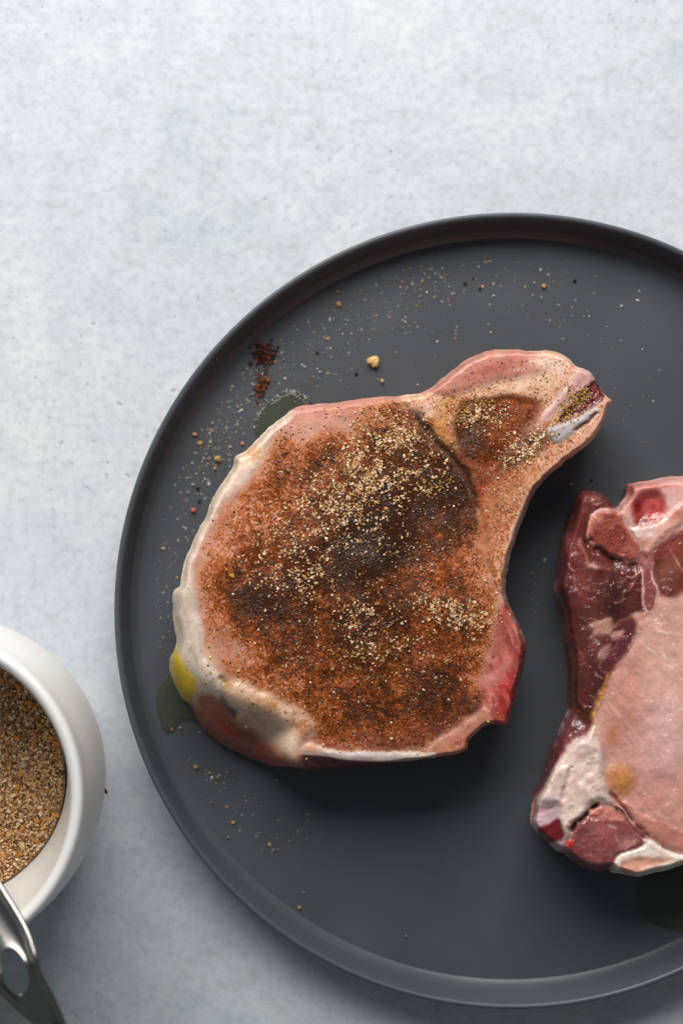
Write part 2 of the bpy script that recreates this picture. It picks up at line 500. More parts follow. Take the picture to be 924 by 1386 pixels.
# ---- relief
edge_w = rbf(x, y, [(260,780,30),(300,660,26),(380,570,22),(500,540,20),(640,480,16),(760,480,8),(825,540,5),(760,630,12),(700,720,14),(690,800,14),(705,880,18),(690,970,8),
                    (630,1010,6),(520,1030,4),(420,1030,6),(340,1020,26),(260,950,26),(235,850,22)], 45)
edge_z = rbf(x, y, [(260,780,.45),(300,660,.5),(380,570,.5),(500,540,.45),(640,480,.45),(760,480,.7),(825,540,.8),(760,630,.6),(700,720,.55),(690,800,.5),(705,880,.45),(690,970,.75),
                    (630,1010,.85),(520,1030,.9),(420,1030,.8),(340,1020,.45),(260,950,.4),(235,850,.45)], 45)
edge_w = 2.5 + edge_w * .26; edge_z = 1 - (1 - edge_z) * .55
t = np.clip((s1.D - 1.3) / edge_w, 0, 1); prof = np.clip(1 - (1 - t) ** 2, 0, 1) ** .7
T1 = 0.030
s1.h = ZP + T1 * (edge_z + (1 - edge_z) * prof)
# side wall that shows at the lower left: ground falls away outside the cut face
FACE1 = [(386,561),(480,541),(557,534),(620,480),(742,470),(840,530),(800,620),(720,690),(690,790),(725,880),(700,990),(640,1030),(520,1050),(425,1030),(416,1004),
         (424,986),(412,968),(370,945),(330,930),(298,914),(277,888),(270,855),(262,815),(258,790),(256,745),(289,674),(330,608)]
dface = poly_sdf(x, y, FACE1, 4, 120)
out = np.clip(-dface, 0, 200)
s1.h -= 0.019 * sstep(12, 74, out)
s1.h += 0.0022 * np.exp(-((x - 480) ** 2 + (y - 800) ** 2) / (2 * 120 ** 2)) - 0.0015 * np.exp(-((x - 600) ** 2 + (y - 700) ** 2) / (2 * 50 ** 2))
s1.h += 0.0006 * fbm(x, y, 60, 21, 3) + 0.00005 * fbm(x, y, 9, 22, 2)

# ---- pigment: raw meat of the loin
s1.base((198, 148, 129), 0.36, R_LOIN)
s1.c += 10 * fbm(x, y, 40, 31, 3)[..., None] + 7 * fiber(x, y, 0.9, 26, 4, 32)[..., None]
s1.blob(455, 557, 80, 16, -4, (214, 146, 130), .9)
s1.blob(300, 740, 26, 60, 18, (208, 148, 130), .9); s1.blob(330, 705, 40, 20, -30, (216, 160, 140), .7)
s1.blob(300, 860, 22, 26, 0, (176, 124, 110), .9); s1.blob(318, 905, 26, 18, 30, (172, 122, 105), .8)
s1.blob(600, 770, 40, 40, 0, (190, 132, 112), .6)
PA = [(450,558,.10),(520,556,.35),(400,585,.30),(350,632,.34),(315,680,.22),(290,760,.16),(285,722,.18),(268,805,.22),(420,560,.12),(480,550,.1),
      (330,790,1.08),(345,822,1.22),(360,805,1.1),(302,806,.74),(372,762,.82),(420,700,.72),(400,640,.55),(450,620,.68),(500,600,.8),(540,575,.7),(560,620,.95),(600,640,1.22),
      (622,682,1.18),(560,690,1.22),(520,730,1.32),(480,752,1.28),(440,772,1.08),(500,745,1.3),(600,712,.92),(640,705,.80),(592,760,.58),(560,785,.68),(620,795,.62),(655,770,.40),
      (520,805,.88),(460,812,.86),(400,800,.96),(400,850,.78),(340,862,.66),(302,868,.26),(318,902,.32),(362,892,.62),(350,935,.40),(400,922,.7),(450,900,.72),
      (500,900,.76),(550,900,.72),(600,880,.72),(650,845,.62),(640,895,.62),(600,945,.95),(560,960,.85),(620,965,.95),(500,960,.74),(450,960,.68),(420,992,.6),(500,1002,.55),
      (560,1003,.5),(618,960,.74),(655,930,.34),(680,880,.10),(690,820,.12),(380,680,.6),(350,730,.62),(320,735,.35),(660,730,.42),(300,930,.2),(380,960,.3),(305,650,.15),(340,690,.35),(310,780,.5),(285,840,.2),(330,920,.25),(470,570,.25)]
p = rbf(x, y, PA, 20)
rg = np.random.default_rng(5)
fine = rg.normal(size=x.shape)
fine2 = (fine + np.roll(fine, 1, 0) + np.roll(fine, 1, 1) + np.roll(fine, (1, 1), (0, 1))) / 2.0
pc = .5 + (p - .5) * 1.0
powder = p * 1.06 + 0.18 * fbm(x, y, 34, 41, 3) + 0.20 * fbm(x, y, 11, 43, 3, .7) * sstep(.1, .5, p) + 0.09 * fbm(x, y, 6, 42, 2) * sstep(.05, .5, p) + 0.15 * fine2 * sstep(.0, .5, p)

powder = np.where(powder > 1.05, 1.05 + (powder - 1.05) * .5, powder)
def powder_col(pw):
    xs = [0, .15, .35, .6, .85, 1.1, 1.4]
    cs = np.array([(200,150,130),(200,132,92),(182,101,50),(138,69,27),(90,44,17),(58,30,13),(42,22,11)], float)
    return np.stack([np.interp(pw, xs, cs[:, k]) for k in range(3)], -1)
def apply_powder(k=1.0, mask=1.0):
    m = sstep(.02, .42, powder) * k * mask
    s1.c += (powder_col(powder) - s1.c) * m[..., None]
    s1.r += (0.40 + 0.1 * powder + .06 * fine2 - s1.r) * m
# faces with their own pigment laid before the powder
RIBZONE = [(540,533),(572,531),(606,507),(631,488),(690,471),(760,478),(800,500),(830,540),(795,606),(732,658),(702,720),(686,780),(676,800),(662,770),(655,720),(648,690),(640,664),(622,630),(600,606),(573,578),(555,560)]
s1.poly(RIBZONE, (230, 184, 154), 3, rid=R_RIBF, rough=.38, dh=0.0012, dw=8)
FATL = [(386,555),(397,556),(380,579),(368,588),(342,641),(318,663),(295,690),(283,714),(268,746),(262,762),(263,776),(266,820),(273,858),(277,890),(300,920),(312,946),(340,990),(250,990),(215,880),(225,790),(262,690),(310,610),(340,590)]
s1.poly(FATL, (230, 206, 186), 5, rid=R_FAT, rough=.33, dh=0.0003, dw=8)
REDR = [(668,838),(678,824),(690,818),(720,840),(730,880),(700,990),(668,984),(656,963),(646,928),(660,900),(674,880)]
s1.poly(REDR, (178, 86, 74), 7, rid=R_RED, rough=.3)
SEAM = [(572,1018),(581,1006),(612,988),(632,972),(654,957),(664,965),(660,985),(640,1000),(634,1020),(600,1028)]
s1.poly(SEAM, (206, 140, 112), 3, rid=R_SEAM, rough=.34, dh=.0004)
p_keep = np.where((s1.id == R_LOIN), 1.0, 0.0)
dl_ = (poly_sdf(s1.wx, s1.wy, [(392,562),(440,550),(500,545),(545,545),(573,580),(600,608),(622,632),(638,664),(650,700),(660,770),(676,806),(668,838),(660,895),(648,925),(656,958),(632,972),(612,988),(580,1008),(560,1014),(460,1014),(425,1004),(424,985),(412,966),(370,942),(326,922),(298,905),(282,878),(276,850),(270,800),(270,750),(290,705),(322,668),(348,640),(372,592)], 4))
soft_loin = sstep(-6, 10, dl_)
left = sstep(520, 380, x) * sstep(960, 860, y)
powder = powder - .08 * sstep(46, 4, dl_ + 9 * fbm(x, y, 24, 44, 3)) * left * sstep(1.1, .5, p)
apply_powder(1.0, soft_loin)
# rib zone detail
s1.poly([(580,527),(606,507),(631,488),(660,476),(700,473),(728,482),(738,494),(728,507),(693,514),(658,521),(632,530),(612,537)], (202, 136, 116), 6, rid=R_CAP, rough=.34, dh=.0005, dw=10)
s1.c += (np.array((10, 4, 2)) * (fiber(x, y, -0.35, 40, 5, 51))[..., None]) * (s1.id == R_CAP)[..., None]
s1.blob(664, 500, 40, 7, -18, (190, 98, 84), .6); s1.blob(700, 482, 22, 6, 8, (222, 150, 132), .6)
s1.poly([(736,482),(755,482),(772,492),(760,508),(742,506),(732,498)], (232, 196, 176), 4, rough=.35)
s1.line([(612,508),(640,490),(680,478)], (216, 150, 136), 6, .5)
s1.poly([(645,523),(690,512),(740,500),(752,510),(735,540),(728,548),(700,536),(660,538),(640,545),(625,550)], (230, 190, 160), 4, rough=.36)
s1.poly([(575,560),(590,545),(620,540),(630,548),(620,570),(618,592),(630,622),(622,626),(600,604),(580,582)], (220, 172, 118), 4)
s1.blob(580, 556, 14, 12, 0, (236, 208, 190), .8)
pq = rbf(x, y, [(600,580,.42),(585,552,.12),(640,540,.25),(700,522,.12),(745,498,.05),(660,680,.55),(680,660,.5),(700,650,.4),(664,730,.5),(692,742,.14),(670,780,.42),(720,640,.34),(760,615,.2),(790,590,.15),(740,620,.3),(615,610,.5)], 16) + .2 * fbm(x, y, 13, 66, 4, .65) + .17 * fine2
mq = sstep(.05, .5, pq) * sstep(1, 9, s1.D) * blur(s1.id == R_RIBF, 3, 2)
s1.c += (powder_col(pq) * np.array((1.06, 1.04, 1.0)) - s1.c) * (mq * .9)[..., None]
# spiced rib muscle
s1.poly([(624,546),(658,539),(700,535),(730,547),(727,568),(707,592),(688,616),(662,640),(642,632),(628,614),(617,590)], (132, 70, 44), 7, rid=R_RIBM, rough=.5, dh=-.0008, dw=8)
s1.blob(640, 600, 24, 30, 20, (84, 44, 32), .8); s1.blob(695, 560, 26, 14, -10, (120, 60, 52), .6); s1.blob(658, 570, 22, 16, 0, (110, 60, 36), .6)
s1.blob(668, 632, 14, 18, 30, (150, 52, 36), .8); s1.blob(650, 664, 8, 14, 0, (176, 62, 40), .8)
s1.blob(712, 604, 24, 16, -40, (96, 62, 42), .75); s1.blob(690, 622, 16, 12, -30, (90, 56, 38), .6); s1.blob(740, 590, 14, 10, -30, (130, 90, 62), .6)
rm = sstep(-9, 8, poly_sdf(s1.wx, s1.wy, [(624,546),(658,541),(700,537),(724,550),(722,568),(712,592),(735,590),(730,606),(700,622),(678,640),(650,660),(640,640),(626,612),(617,590)], 4))
pr_ = rbf(x, y, [(640,560,.8),(660,555,.85),(700,552,.55),(715,560,.55),(640,595,1.0),(660,590,.85),(690,585,.65),(655,620,.8),(668,636,.55),(705,605,1.0),(725,600,.9)], 14) + .2 * fbm(x, y, 18, 64, 4) + .16 * fine2
s1.c += (powder_col(pr_) * np.array((.98, .95, .92)) - s1.c) * (rm * .78)[..., None]
# brown dusting down the rib strip
s1.blob(668, 690, 18, 40, 12, (196, 134, 96), .5); s1.blob(664, 740, 12, 40, 5, (196, 124, 84), .5)
s1.blob(735, 640, 40, 6, -40, (232, 184, 156), .7); s1.blob(696, 730, 5, 50, 14, (236, 200, 180), .8)
s1.blob(690, 670, 16, 20, 30, (206, 152, 114), .5)
dz = sstep(-.25, .75, fbm(x, y, 16, 61, 4, .65) + .2 + .22 * fine2) * (s1.id == R_RIBF) * sstep(6, 22, s1.D)
s1.mix(dz * .2, (186, 108, 60), .44)
for q_ in ((735,490,16,8,10,(240,212,190),.7),(700,522,30,6,-12,(238,204,176),.7),(600,588,10,22,-35,(214,156,92),.6),(640,546,26,5,-8,(206,150,100),.5),(694,742,7,40,12,(240,206,186),.7),(706,700,8,20,20,(236,196,170),.5),(758,620,26,6,-38,(226,170,144),.6),(655,720,8,30,5,(176,104,60),.6),(672,660,12,20,10,(186,112,68),.5),(720,640,16,10,-40,(206,140,92),.5)):
    s1.blob(*q_)
s1.mix((fine2 > 1.5) * (s1.id == R_RIBF) * .5 * sstep(4, 16, s1.D), (120, 64, 36))
# bone
s1.poly([(735,562),(762,530),(783,501),(797,499),(805,513),(764,548),(742,569)], (214, 166, 156), 2.5, rid=R_STRIP, rough=.36, dh=.0004, edge=(226, 190, 178))
s1.line([(742,560),(770,532),(790,510)], (186, 128, 124), 3, .6)
s1.poly([(758,569),(774,547),(804,515),(812,526),(819,537),(807,551),(770,569)], (112, 34, 30), 2, rid=R_MARROW, rough=.3, dh=-.0008)
s1.blob(776, 556, 14, 6, -35, (108, 84, 30), .5)
s1.poly([(741,579),(768,570),(808,554),(807,561),(776,585),(759,598),(745,597)], (184, 174, 172), 3.5, rid=R_BONE, rough=.55, dh=.0006)
s1.blob(757, 587, 14, 6, -30, (166, 156, 158), .7)
s1.c += ((s1.id == R_MARROW) * 16 * fine2)[..., None]; s1.h += .00012 * fine2 * (s1.id == R_MARROW)
s1.line([(778,582),(796,570),(807,560)], (130, 76, 52), 2.2, .85, dh=-.0006)
s1.line([(826,544),(813,574),(794,601),(764,625),(735,652)], (224, 170, 146), 7, .75)
# cleft between loin and rib fat: a groove with its shadow painted dark
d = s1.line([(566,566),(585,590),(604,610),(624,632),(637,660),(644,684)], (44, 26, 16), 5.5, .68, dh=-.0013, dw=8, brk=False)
# red flap
s1.poly([(672,830),(686,832),(694,850),(700,868),(690,900),(672,905),(664,890)], (178, 92, 80), 5, k=.8)
s1.line([(690,828),(698,850),(708,872),(702,900)], (220, 160, 148), 3.2, .85, dh=.0006)
s1.blob(688, 930, 12, 16, 15, (182, 44, 42), .85, .2); s1.blob(706, 885, 5, 20, 8, (160, 34, 34), .8); s1.blob(684, 870, 10, 22, 10, (186, 104, 92), .7)
rf = (s1.id == R_RED)[..., None]; s1.c += rf * (np.array((24, 22, 20)) * fiber(x, y, 1.2, 24, 4, 52)[..., None] + np.array((14, 10, 9)) * fbm(x, y, 10, 53, 3)[..., None]); s1.blob(664, 918, 14, 9, -20, (224, 158, 146), .75)
s1.blob(680, 905, 12, 6, -30, (216, 140, 132), .6); s1.blob(684, 962, 9, 12, 0, (150, 36, 32), .8); s1.blob(662, 962, 5, 12, 0, (224, 150, 130), .6)
s1.line([(628,915),(650,925),(664,940),(662,968)], (214, 140, 118), 3, .7)
s1.blob(628, 952, 18, 12, 20, (92, 42, 32), .55); s1.blob(590, 985, 36, 14, -10, (132, 66, 54), .6); s1.blob(520, 1005, 50, 10, 3, (146, 78, 62), .6)
s1.line([(578,1012),(600,1004),(625,985),(656,962)], (224, 168, 142), 4, .7)
s1.blob(620, 1006, 12, 8, -30, (176, 84, 62), .7)
# bottom bone edge
s1.poly([(404,1013),(414,1007),(441,1012),(470,1016),(529,1017),(575,1017),(590,1020),(581,1027),(543,1030),(470,1028),(441,1023),(408,1020)], (216, 190, 172), 1.8, rid=R_EDGE, rough=.34, dh=.0005)
s1.blob(500, 1022, 60, 4, 2, (190, 184, 190), .8); s1.blob(420, 1013, 14, 5, 5, (222, 150, 112), .8)
s1.line([(414,1003),(430,1000),(444,1006),(466,1013)], (160, 70, 60), 3.5, .7)
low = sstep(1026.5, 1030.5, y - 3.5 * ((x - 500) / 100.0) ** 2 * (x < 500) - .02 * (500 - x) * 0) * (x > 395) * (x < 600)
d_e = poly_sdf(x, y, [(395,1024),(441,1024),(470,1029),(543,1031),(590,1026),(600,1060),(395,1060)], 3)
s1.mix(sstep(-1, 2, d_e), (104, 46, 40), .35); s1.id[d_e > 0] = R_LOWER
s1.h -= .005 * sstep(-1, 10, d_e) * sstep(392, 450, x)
# lower left: white folds, red bulge, yellow oil
s1.poly([(255,950),(280,940),(304,944),(326,972),(358,996),(404,1024),(410,1050),(340,1045),(260,1000)], (160, 92, 68), 6, rid=R_UNDER, rough=.26)
s1.blob(285, 962, 18, 12, 30, (196, 108, 84), .8, .2); s1.blob(305, 985, 20, 8, 38, (178, 76, 50), .7); s1.blob(350, 1015, 40, 10, 25, (96, 40, 34), .6)
s1.poly([(300,930),(324,921),(345,932),(370,946),(414,970),(425,988),(407,1010),(404,1034),(384,1022),(358,998),(324,978),(306,950)], (222, 190, 162), 9, k=.9, rid=R_FOLD, rough=.3, dh=.0010, dw=12)
s1.h += blur(s1.id == R_FOLD) * (.0003 * fbm(x, y, 24, 111, 2)); s1.c += (blur(s1.id == R_FOLD) * 14 * fbm(x, y, 16, 112, 3))[..., None]
s1.blob(340, 950, 20, 12, 30, (190, 160, 126), .7); s1.blob(370, 985, 16, 26, -20, (196, 168, 144), .6); s1.blob(400, 1002, 10, 14, 0, (228, 210, 190), .7)
s1.line([(300,922),(303,948),(318,966)], (70, 44, 34), 5, .75, dh=-.0016)
pm = sstep(.30, .75, powder + .25 * fbm(x, y, 12, 113, 3)) * sstep(26, 0, poly_sdf(s1.wx, s1.wy, [(300,938),(330,945),(365,962),(408,985),(415,1010),(404,1040),(340,1010),(300,970)], 3) + 6) * blur(s1.id == R_FOLD)
s1.mix(pm * .85, (172, 100, 54), .46)
s1.blob(300, 925, 20, 7, 40, (206, 168, 104), .6); s1.blob(285, 890, 8, 16, -20, (222, 188, 130), .5); s1.blob(360, 945, 16, 6, 30, (208, 158, 92), .5)
s1.poly([(236,800),(258,798),(266,840),(274,880),(298,922),(300,944),(284,936),(262,912),(246,884),(240,850)], (210, 192, 174), 6, rid=R_SIDE, dh=.0006, dw=10)
for k_, (a, b) in enumerate([((246,806),(262,880)), ((240,840),(270,905)), ((256,880),(292,930))]):
    s1.line([a, ((a[0]+b[0])/2-1, (a[1]+b[1])/2), b], (172, 150, 130), 3, .5, dh=-.0006)
s1.blob(236, 803, 6, 6, 0, (232, 214, 198), .8)
s1.blob(275, 930, 12, 20, -30, (176, 150, 126), .5)
s1.poly([(231,892),(239,880),(248,898),(262,920),(264,938),(256,950),(243,938),(233,916)], (214, 178, 40), 6, rid=R_OIL, rough=.12, dh=.0012)
s1.line([(240,878),(230,894),(233,917),(246,941)], (226, 208, 140), 2.4, .7)
s1.blob(263, 948, 5, 10, -30, (214, 186, 158), .8)
# fat rim shading of its own: creamy to pinkish
s1.blob(330, 622, 20, 14, -30, (240, 212, 180), .6); s1.blob(345, 612, 10, 10, 0, (224, 150, 90), .55)
s1.c *= (1 + .035 * fbm(x, y, 7, 71, 3))[..., None]
chop1 = empty('pork_chop', P(480, 780, ZP))
def unparent_offset(root):
    for c_ in list(root.children): c_.matrix_parent_inverse = root.matrix_basis.inverted()
s1.h += 0.00003 * fine2 * sstep(.2, .6, p) * (s1.id == R_LOIN)
sm = sstep(0, 10, out); s1.h = s1.h * (1 - sm) + blur(s1.h, 4, 3) * sm
s1.h = np.maximum(s1.h, ZP + .004)
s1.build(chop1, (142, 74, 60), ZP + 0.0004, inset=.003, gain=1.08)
unparent_offset(chop1)
tag(chop1, 'thick bone-in pork chop coated in brown spice rub, rib bone at one end', 'pork chop')

# ---- seasoning grains on the chop
def sample(slab, dens, n, seed, lift=0.0):
    r = np.random.default_rng(seed)
    d = np.clip(dens, 0, None) * (slab.D > 3)
    w = d.ravel() / d.sum()
    k = r.choice(w.size, n, p=w)
    px = slab.x.ravel()[k] + r.uniform(-.5, .5, n); py = slab.y.ravel()[k] + r.uniform(-.5, .5, n)
    h, i, j = slab.height_at(px, py)
    z = h + lift
    kz = (ZC - z) / F
    return np.stack([(px - CX) * kz, (CY - py) * kz, z], -1)

def gsum(x, y, L):
    g = np.zeros(x.shape)
    for cx, cy, rx, ry, a, k in L:
        c, s = math.cos(math.radians(a)), math.sin(math.radians(a))
        u = (x - cx) * c + (y - cy) * s; v = -(x - cx) * s + (y - cy) * c
        g += k * np.exp(-((u / rx) ** 2 + (v / ry) ** 2))
    return g
TAN = gsum(x, y, [(540,585,38,26,30,1.2),(500,618,50,34,35,1.1),(520,650,40,26,-20,.9),(465,655,44,30,0,.9),(430,680,40,26,-20,.75),(480,690,40,30,0,.8),(400,730,46,30,-20,.55),
                  (440,740,40,22,-30,.6),(505,715,26,18,0,.7),(385,775,44,26,-10,.5),(420,790,30,16,0,.45),(345,755,26,16,0,.35),(580,650,26,16,0,.45),(600,625,20,20,0,.3),
                  (600,822,30,12,5,1.5),(640,832,34,13,3,1.6),(620,845,34,8,0,.8),(575,815,20,10,0,.6),(500,848,26,20,10,.75),(490,832,16,16,0,.6),(520,870,26,14,0,.35),(660,838,16,10,0,.9),
                  (505,860,60,40,0,.15),(450,850,70,60,0,.10),
                  (718,606,30,12,-35,1.5),(690,600,16,16,-30,.9),(700,618,24,10,-30,1.0),(660,556,30,12,-8,.9),(640,565,26,14,0,.5),(735,590,16,10,-30,.7),(672,575,20,16,0,.5),
                  (560,740,120,120,0,.05),(480,900,160,90,0,.06)])
clump = sstep(-.35, .6, fbm(x, y, 9, 81, 3)); tan_d = TAN * (0.12 + clump)
YEL = gsum(x, y, [(778,540,12,10,-35,1.4),(768,560,14,8,-35,1.2),(790,533,8,8,0,1),(770,525,6,8,0,.7),(628,562,10,10,0,1),(655,548,8,8,0,.6),(578,664,14,8,0,.9),(600,655,12,8,0,.5),
                  (500,885,40,14,0,.10),(490,885,10,8,0,.3),(520,745,20,10,0,.2)])
loin_w = sstep(.02, .45, powder) * soft_loin
rib_w = ((s1.id == R_RIBF) | (s1.id == R_RIBM) | (s1.id == R_CAP)) * sstep(4, 18, s1.D)
r0 = np.random.default_rng(77)
def pick(pal, n, r, jit=.10):
    c = srgb(np.asarray(pal, float))[r.integers(0, len(pal), n)]
    return np.clip(c * (1 + r.normal(0, jit, (n, 1))), 0, .95)
pos, siz, cl = [], [], []
def put(dens, n, lo, hi, pal, seed, lift=.00005):
    pos.append(sample(s1, dens, n, seed, lift)); siz.append(r0.uniform(lo, hi, n) ** 1.0); cl.append(pick(pal, n, r0))
put(tan_d, 4800, .00015, .00045, [(236,198,148),(206,160,108),(238,212,176),(190,140,88),(176,120,70),(234,204,164)], 1, .00012)
put(YEL, 420, .00018, .0004, [(190,150,76),(170,128,54),(206,176,112),(150,108,58)], 2, .0002)
put(loin_w * (1.1 - .5 * np.clip(p, 0, 1)) + .25 * rib_w + .05, 4600, .00009, .00026, [(48,28,20),(66,38,26),(34,22,18),(84,46,30)], 3)
put(loin_w + .5 * rib_w, 7000, .00006, .00016, [(140,76,36),(166,96,48),(112,58,28),(188,118,62),(84,44,24)], 4)
put(loin_w + .2 * rib_w, 1100, .00008, .00018, [(232,206,170),(216,184,140),(244,230,210)], 5)
put(soft_loin * .3 + .3 * gsum(x, y, [(330,930,30,20,30,1),(370,960,36,20,30,1),(300,700,40,60,0,.6),(290,900,20,30,0,1)]) + .02 * (s1.D > 6), 500, .00015, .00034, [(40,26,20),(60,36,24)], 6)
put(rm + .0001, 700, .00008, .00022, [(48,28,20),(150,86,44),(176,108,60),(84,46,28)], 8)
put(loin_w * .6 + .4 * TAN, 30, .0004, .0006, [(212,170,90),(226,190,130),(196,150,70)], 7, .0002)
sz = np.concatenate(siz)
g1 = link('seasoning', grain_mesh('seasoning', np.concatenate(pos), sz, np.concatenate(cl), 9, flat=.75), M_GRAIN, chop1)
g1.matrix_parent_inverse = chop1.matrix_basis.inverted(); tag(g1, kind='stuff')

# ================================================================== raw chop
OUT2 = [(784,666),(794,663),(811,665),(824,676),(834,686),(841,679),(849,670),(851,660),(854,655),(880,650),(924,644),(960,640),(1010,655),(1070,705),(1120,780),(1145,870),
        (1140,960),(1105,1050),(1050,1115),(985,1155),(924,1171),(902,1178),(885,1180),(871,1184),(861,1187),(845,1184),(827,1181),(825,1176),(812,1178),(799,1178),(787,1174),(775,1167),
        (763,1155),(753,1151),(740,1140),(726,1128),(719,1113),(721,1096),(724,1080),(727,1070),(733,1056),(740,1038),(749,1008),(761,977),(770,955),(771,930),(767,885),
        (762,858),(760,830),(754,808),(750,793),(757,763),(762,733),(771,709),(778,680)]
s2 = Slab(OUT2, ZP + .030, 57)
x, y = s2.x, s2.y
Q_LOIN = s2.region('loin_muscle', M_MEAT); Q_DARK = s2.region('dark_muscle', M_MEAT); Q_BONE = s2.region('chine_bone', M_BONE); Q_CART = s2.region('cartilage', M_FAT)
Q_FING = s2.region('feather_bone', M_BONE); Q_FAT = s2.region('fat', M_FAT); Q_LOW = s2.region('lower_muscle', M_MEAT); Q_END = s2.region('rib_end', M_BONE)
Q_TOP = s2.region('marrow', M_MEAT); Q_OVAL = s2.region('small_muscle', M_MEAT); Q_OIL = s2.region('oil_drop', M_OILSKIN); Q_RIM = s2.region('fat_edge', M_FAT); Q_INNER = s2.region('inner_muscle', M_MEAT); Q_FILM = s2.region('side_film', M_MEAT); Q_FLA = s2.region('fat_fleck', M_FAT); Q_FLB = s2.region('fat_fleck', M_FAT); Q_JOIN = s2.region('fat_seam', M_FAT)
ew = rbf(x, y, [(790,670,14),(770,720,26),(755,800,30),(765,900,34),(770,950,16),(740,1040,26),(722,1100,10),(760,1150,12),(800,1175,30),(850,1185,6),(900,1178,6),(1000,1150,30),(1140,900,40),(1000,660,30),(900,650,18),(845,680,10)], 40)
ez = rbf(x, y, [(790,670,.45),(770,720,.4),(755,800,.4),(765,900,.4),(770,950,.4),(740,1040,.35),(722,1100,.4),(760,1150,.4),(800,1175,.35),(850,1185,.55),(900,1178,.55),(1000,1150,.5),(1140,900,.5),(1000,660,.5),(900,650,.5),(845,680,.5)], 40)
ew = 3 + ew * .4; ez = 1 - (1 - ez) * .75
t = np.clip((s2.D - 1.3) / ew, 0, 1); prof = np.clip(1 - (1 - t) ** 2, 0, 1) ** .7
s2.h = ZP + .031 * (ez + (1 - ez) * prof)
s2.h += .0006 * fbm(x, y, 50, 91, 3) + .00005 * fbm(x, y, 9, 92, 3)
def r5(L): return [(704 + a / 4.2, 630 + b / 4.2) for a, b in L]
def r6(L): return [(704 + a / 4.2, 920 + b / 4.2) for a, b in L]
s2.base((208, 156, 144), .2, Q_LOIN)
# loin: pink, paler towards its middle, faint white fibre streaks that also paint in fine highlights
s2.blob(905, 880, 70, 60, -40, (226, 180, 160), .9); s2.blob(905, 1000, 46, 60, 0, (222, 176, 168), .7); s2.blob(845, 950, 26, 60, 10, (200, 132, 114), .6)
s2.blob(880, 1090, 50, 20, 20, (208, 136, 118), .6); s2.blob(905, 1060, 50, 16, 20, (206, 138, 124), .5)
fb = fiber(x, y, 0.95, 34, 4.5, 93); s2.c += np.array((4, 5, 5)) * fb[..., None] + np.array((5, 8, 8)) * fbm(x, y, 50, 94, 3)[..., None]
st = sstep(.62, .85, fiber(x, y, 0.85, 22, 3.4, 95)) * sstep(-.1, .4, fbm(x, y, 30, 96, 2)); s2.mix(st * .32, (232, 190, 176)); s2.h += .00005 * st
st2 = sstep(.72, .9, fiber(x, y, 2.4, 16, 3.0, 97)) * sstep(0, .4, fbm(x, y, 24, 98, 2)); s2.mix(st2 * .25, (236, 200, 188))
# dark muscle along the left
DARK = r5([(335,130),(470,140),(560,260),(700,470),(740,560),(760,740),(700,830),(640,870),(665,935),(620,1030),(560,1130),(515,1190)]) + r6([(500,0),(455,130),(400,225),(300,260),(240,200)]) + [(740,930),(735,800),(750,720)]
s2.poly(DARK, (92, 42, 37), 4, rid=Q_DARK, rough=.27, dh=-.0004)
dk = (s2.id == Q_DARK)[..., None]
s2.c += dk * (np.array((20, 9, 8)) * fbm(x, y, 30, 99, 4)[..., None] + np.array((14, 8, 7)) * fiber(x, y, 1.45, 50, 6, 100)[..., None])
s2.blob(790, 790, 10, 40, 2, (136, 68, 58), .7); s2.blob(775, 860, 10, 40, 8, (88, 36, 34), .6); s2.blob(808, 800, 14, 30, 0, (112, 50, 43), .5)
s2.blob(800, 675, 18, 10, 20, (164, 88, 78), .6); s2.blob(786, 700, 8, 24, 10, (126, 50, 46), .6); s2.blob(768, 735, 5, 16, 10, (190, 120, 112), .6)
s2.blob(752, 800, 4, 14, 0, (188, 130, 122), .6); s2.line(r5([(300,620),(310,680),(318,715)]), (182, 112, 104), 1.6, .7); s2.blob(770, 780, 2.5, 2.5, 0, (236, 200, 190), .8)
s2.blob(790, 940, 16, 10, 0, (92, 36, 34), .7)
for L in ([(590,760),(540,780)], [(580,730),(630,690),(650,650)], [(620,640),(660,620),(680,600)], [(270,560),(300,600)], [(650,560),(640,620),(660,640)]):
    s2.line(r5([L[0], ((L[0][0] + L[-1][0]) / 2, (L[0][1] + L[-1][1]) / 2 + 6), L[-1]]), (214, 150, 140), 1.6, .75, dh=.0005)
for L in ([(430,880),(330,860)], [(270,960),(330,1030),(360,1100)], [(300,1100),(330,1180)]):
    s2.line(r5([L[0], ((L[0][0] + L[-1][0]) / 2 + 5, (L[0][1] + L[-1][1]) / 2), L[-1]]), (160, 92, 86), 1.5, .5)
# small oval muscle, fat flecks, a painted reflection
s2.poly(r5([(520,935),(560,885),(645,872),(665,930),(625,1030),(565,1130),(512,1180),(455,1165),(462,1110),(555,1010)]), (98, 44, 46), 3, rid=Q_OVAL, rough=.26, dh=.00025, edge=(150, 86, 80), ew=1.3)
s2.poly(r5([(385,905),(440,878),(515,868),(520,930),(505,965),(430,970),(398,985),(410,940)]), (186, 140, 118), 5, rid=Q_FLA, rough=.36, dh=.0004)
s2.poly(r5([(505,965),(585,945),(570,985),(520,1000)]), (204, 146, 134), 3, rid=Q_FLB, dh=.0003)
s2.poly(r5([(432,1080),(480,1030),(515,1022),(490,1080),(450,1108)]), (186, 146, 138), 4, k=.7, dh=.0002)  # pale patch paints a white reflection on the muscle
s2.line(r5([(420,985),(440,1010)]), (190, 150, 130), 1.6, .7); s2.line(r5([(425,1180),(440,1195),(470,1215)]), (196, 150, 140), 1.5, .7)
s2.poly(r5([(620,850),(700,830),(745,860),(700,910),(660,975),(640,990),(660,930),(650,880)]), (218, 164, 144), 5, k=.75, rid=Q_JOIN)
s2.line(r5([(640,990),(590,1090),(530,1170),(505,1250)]), (204, 140, 124), 2.4, .8)
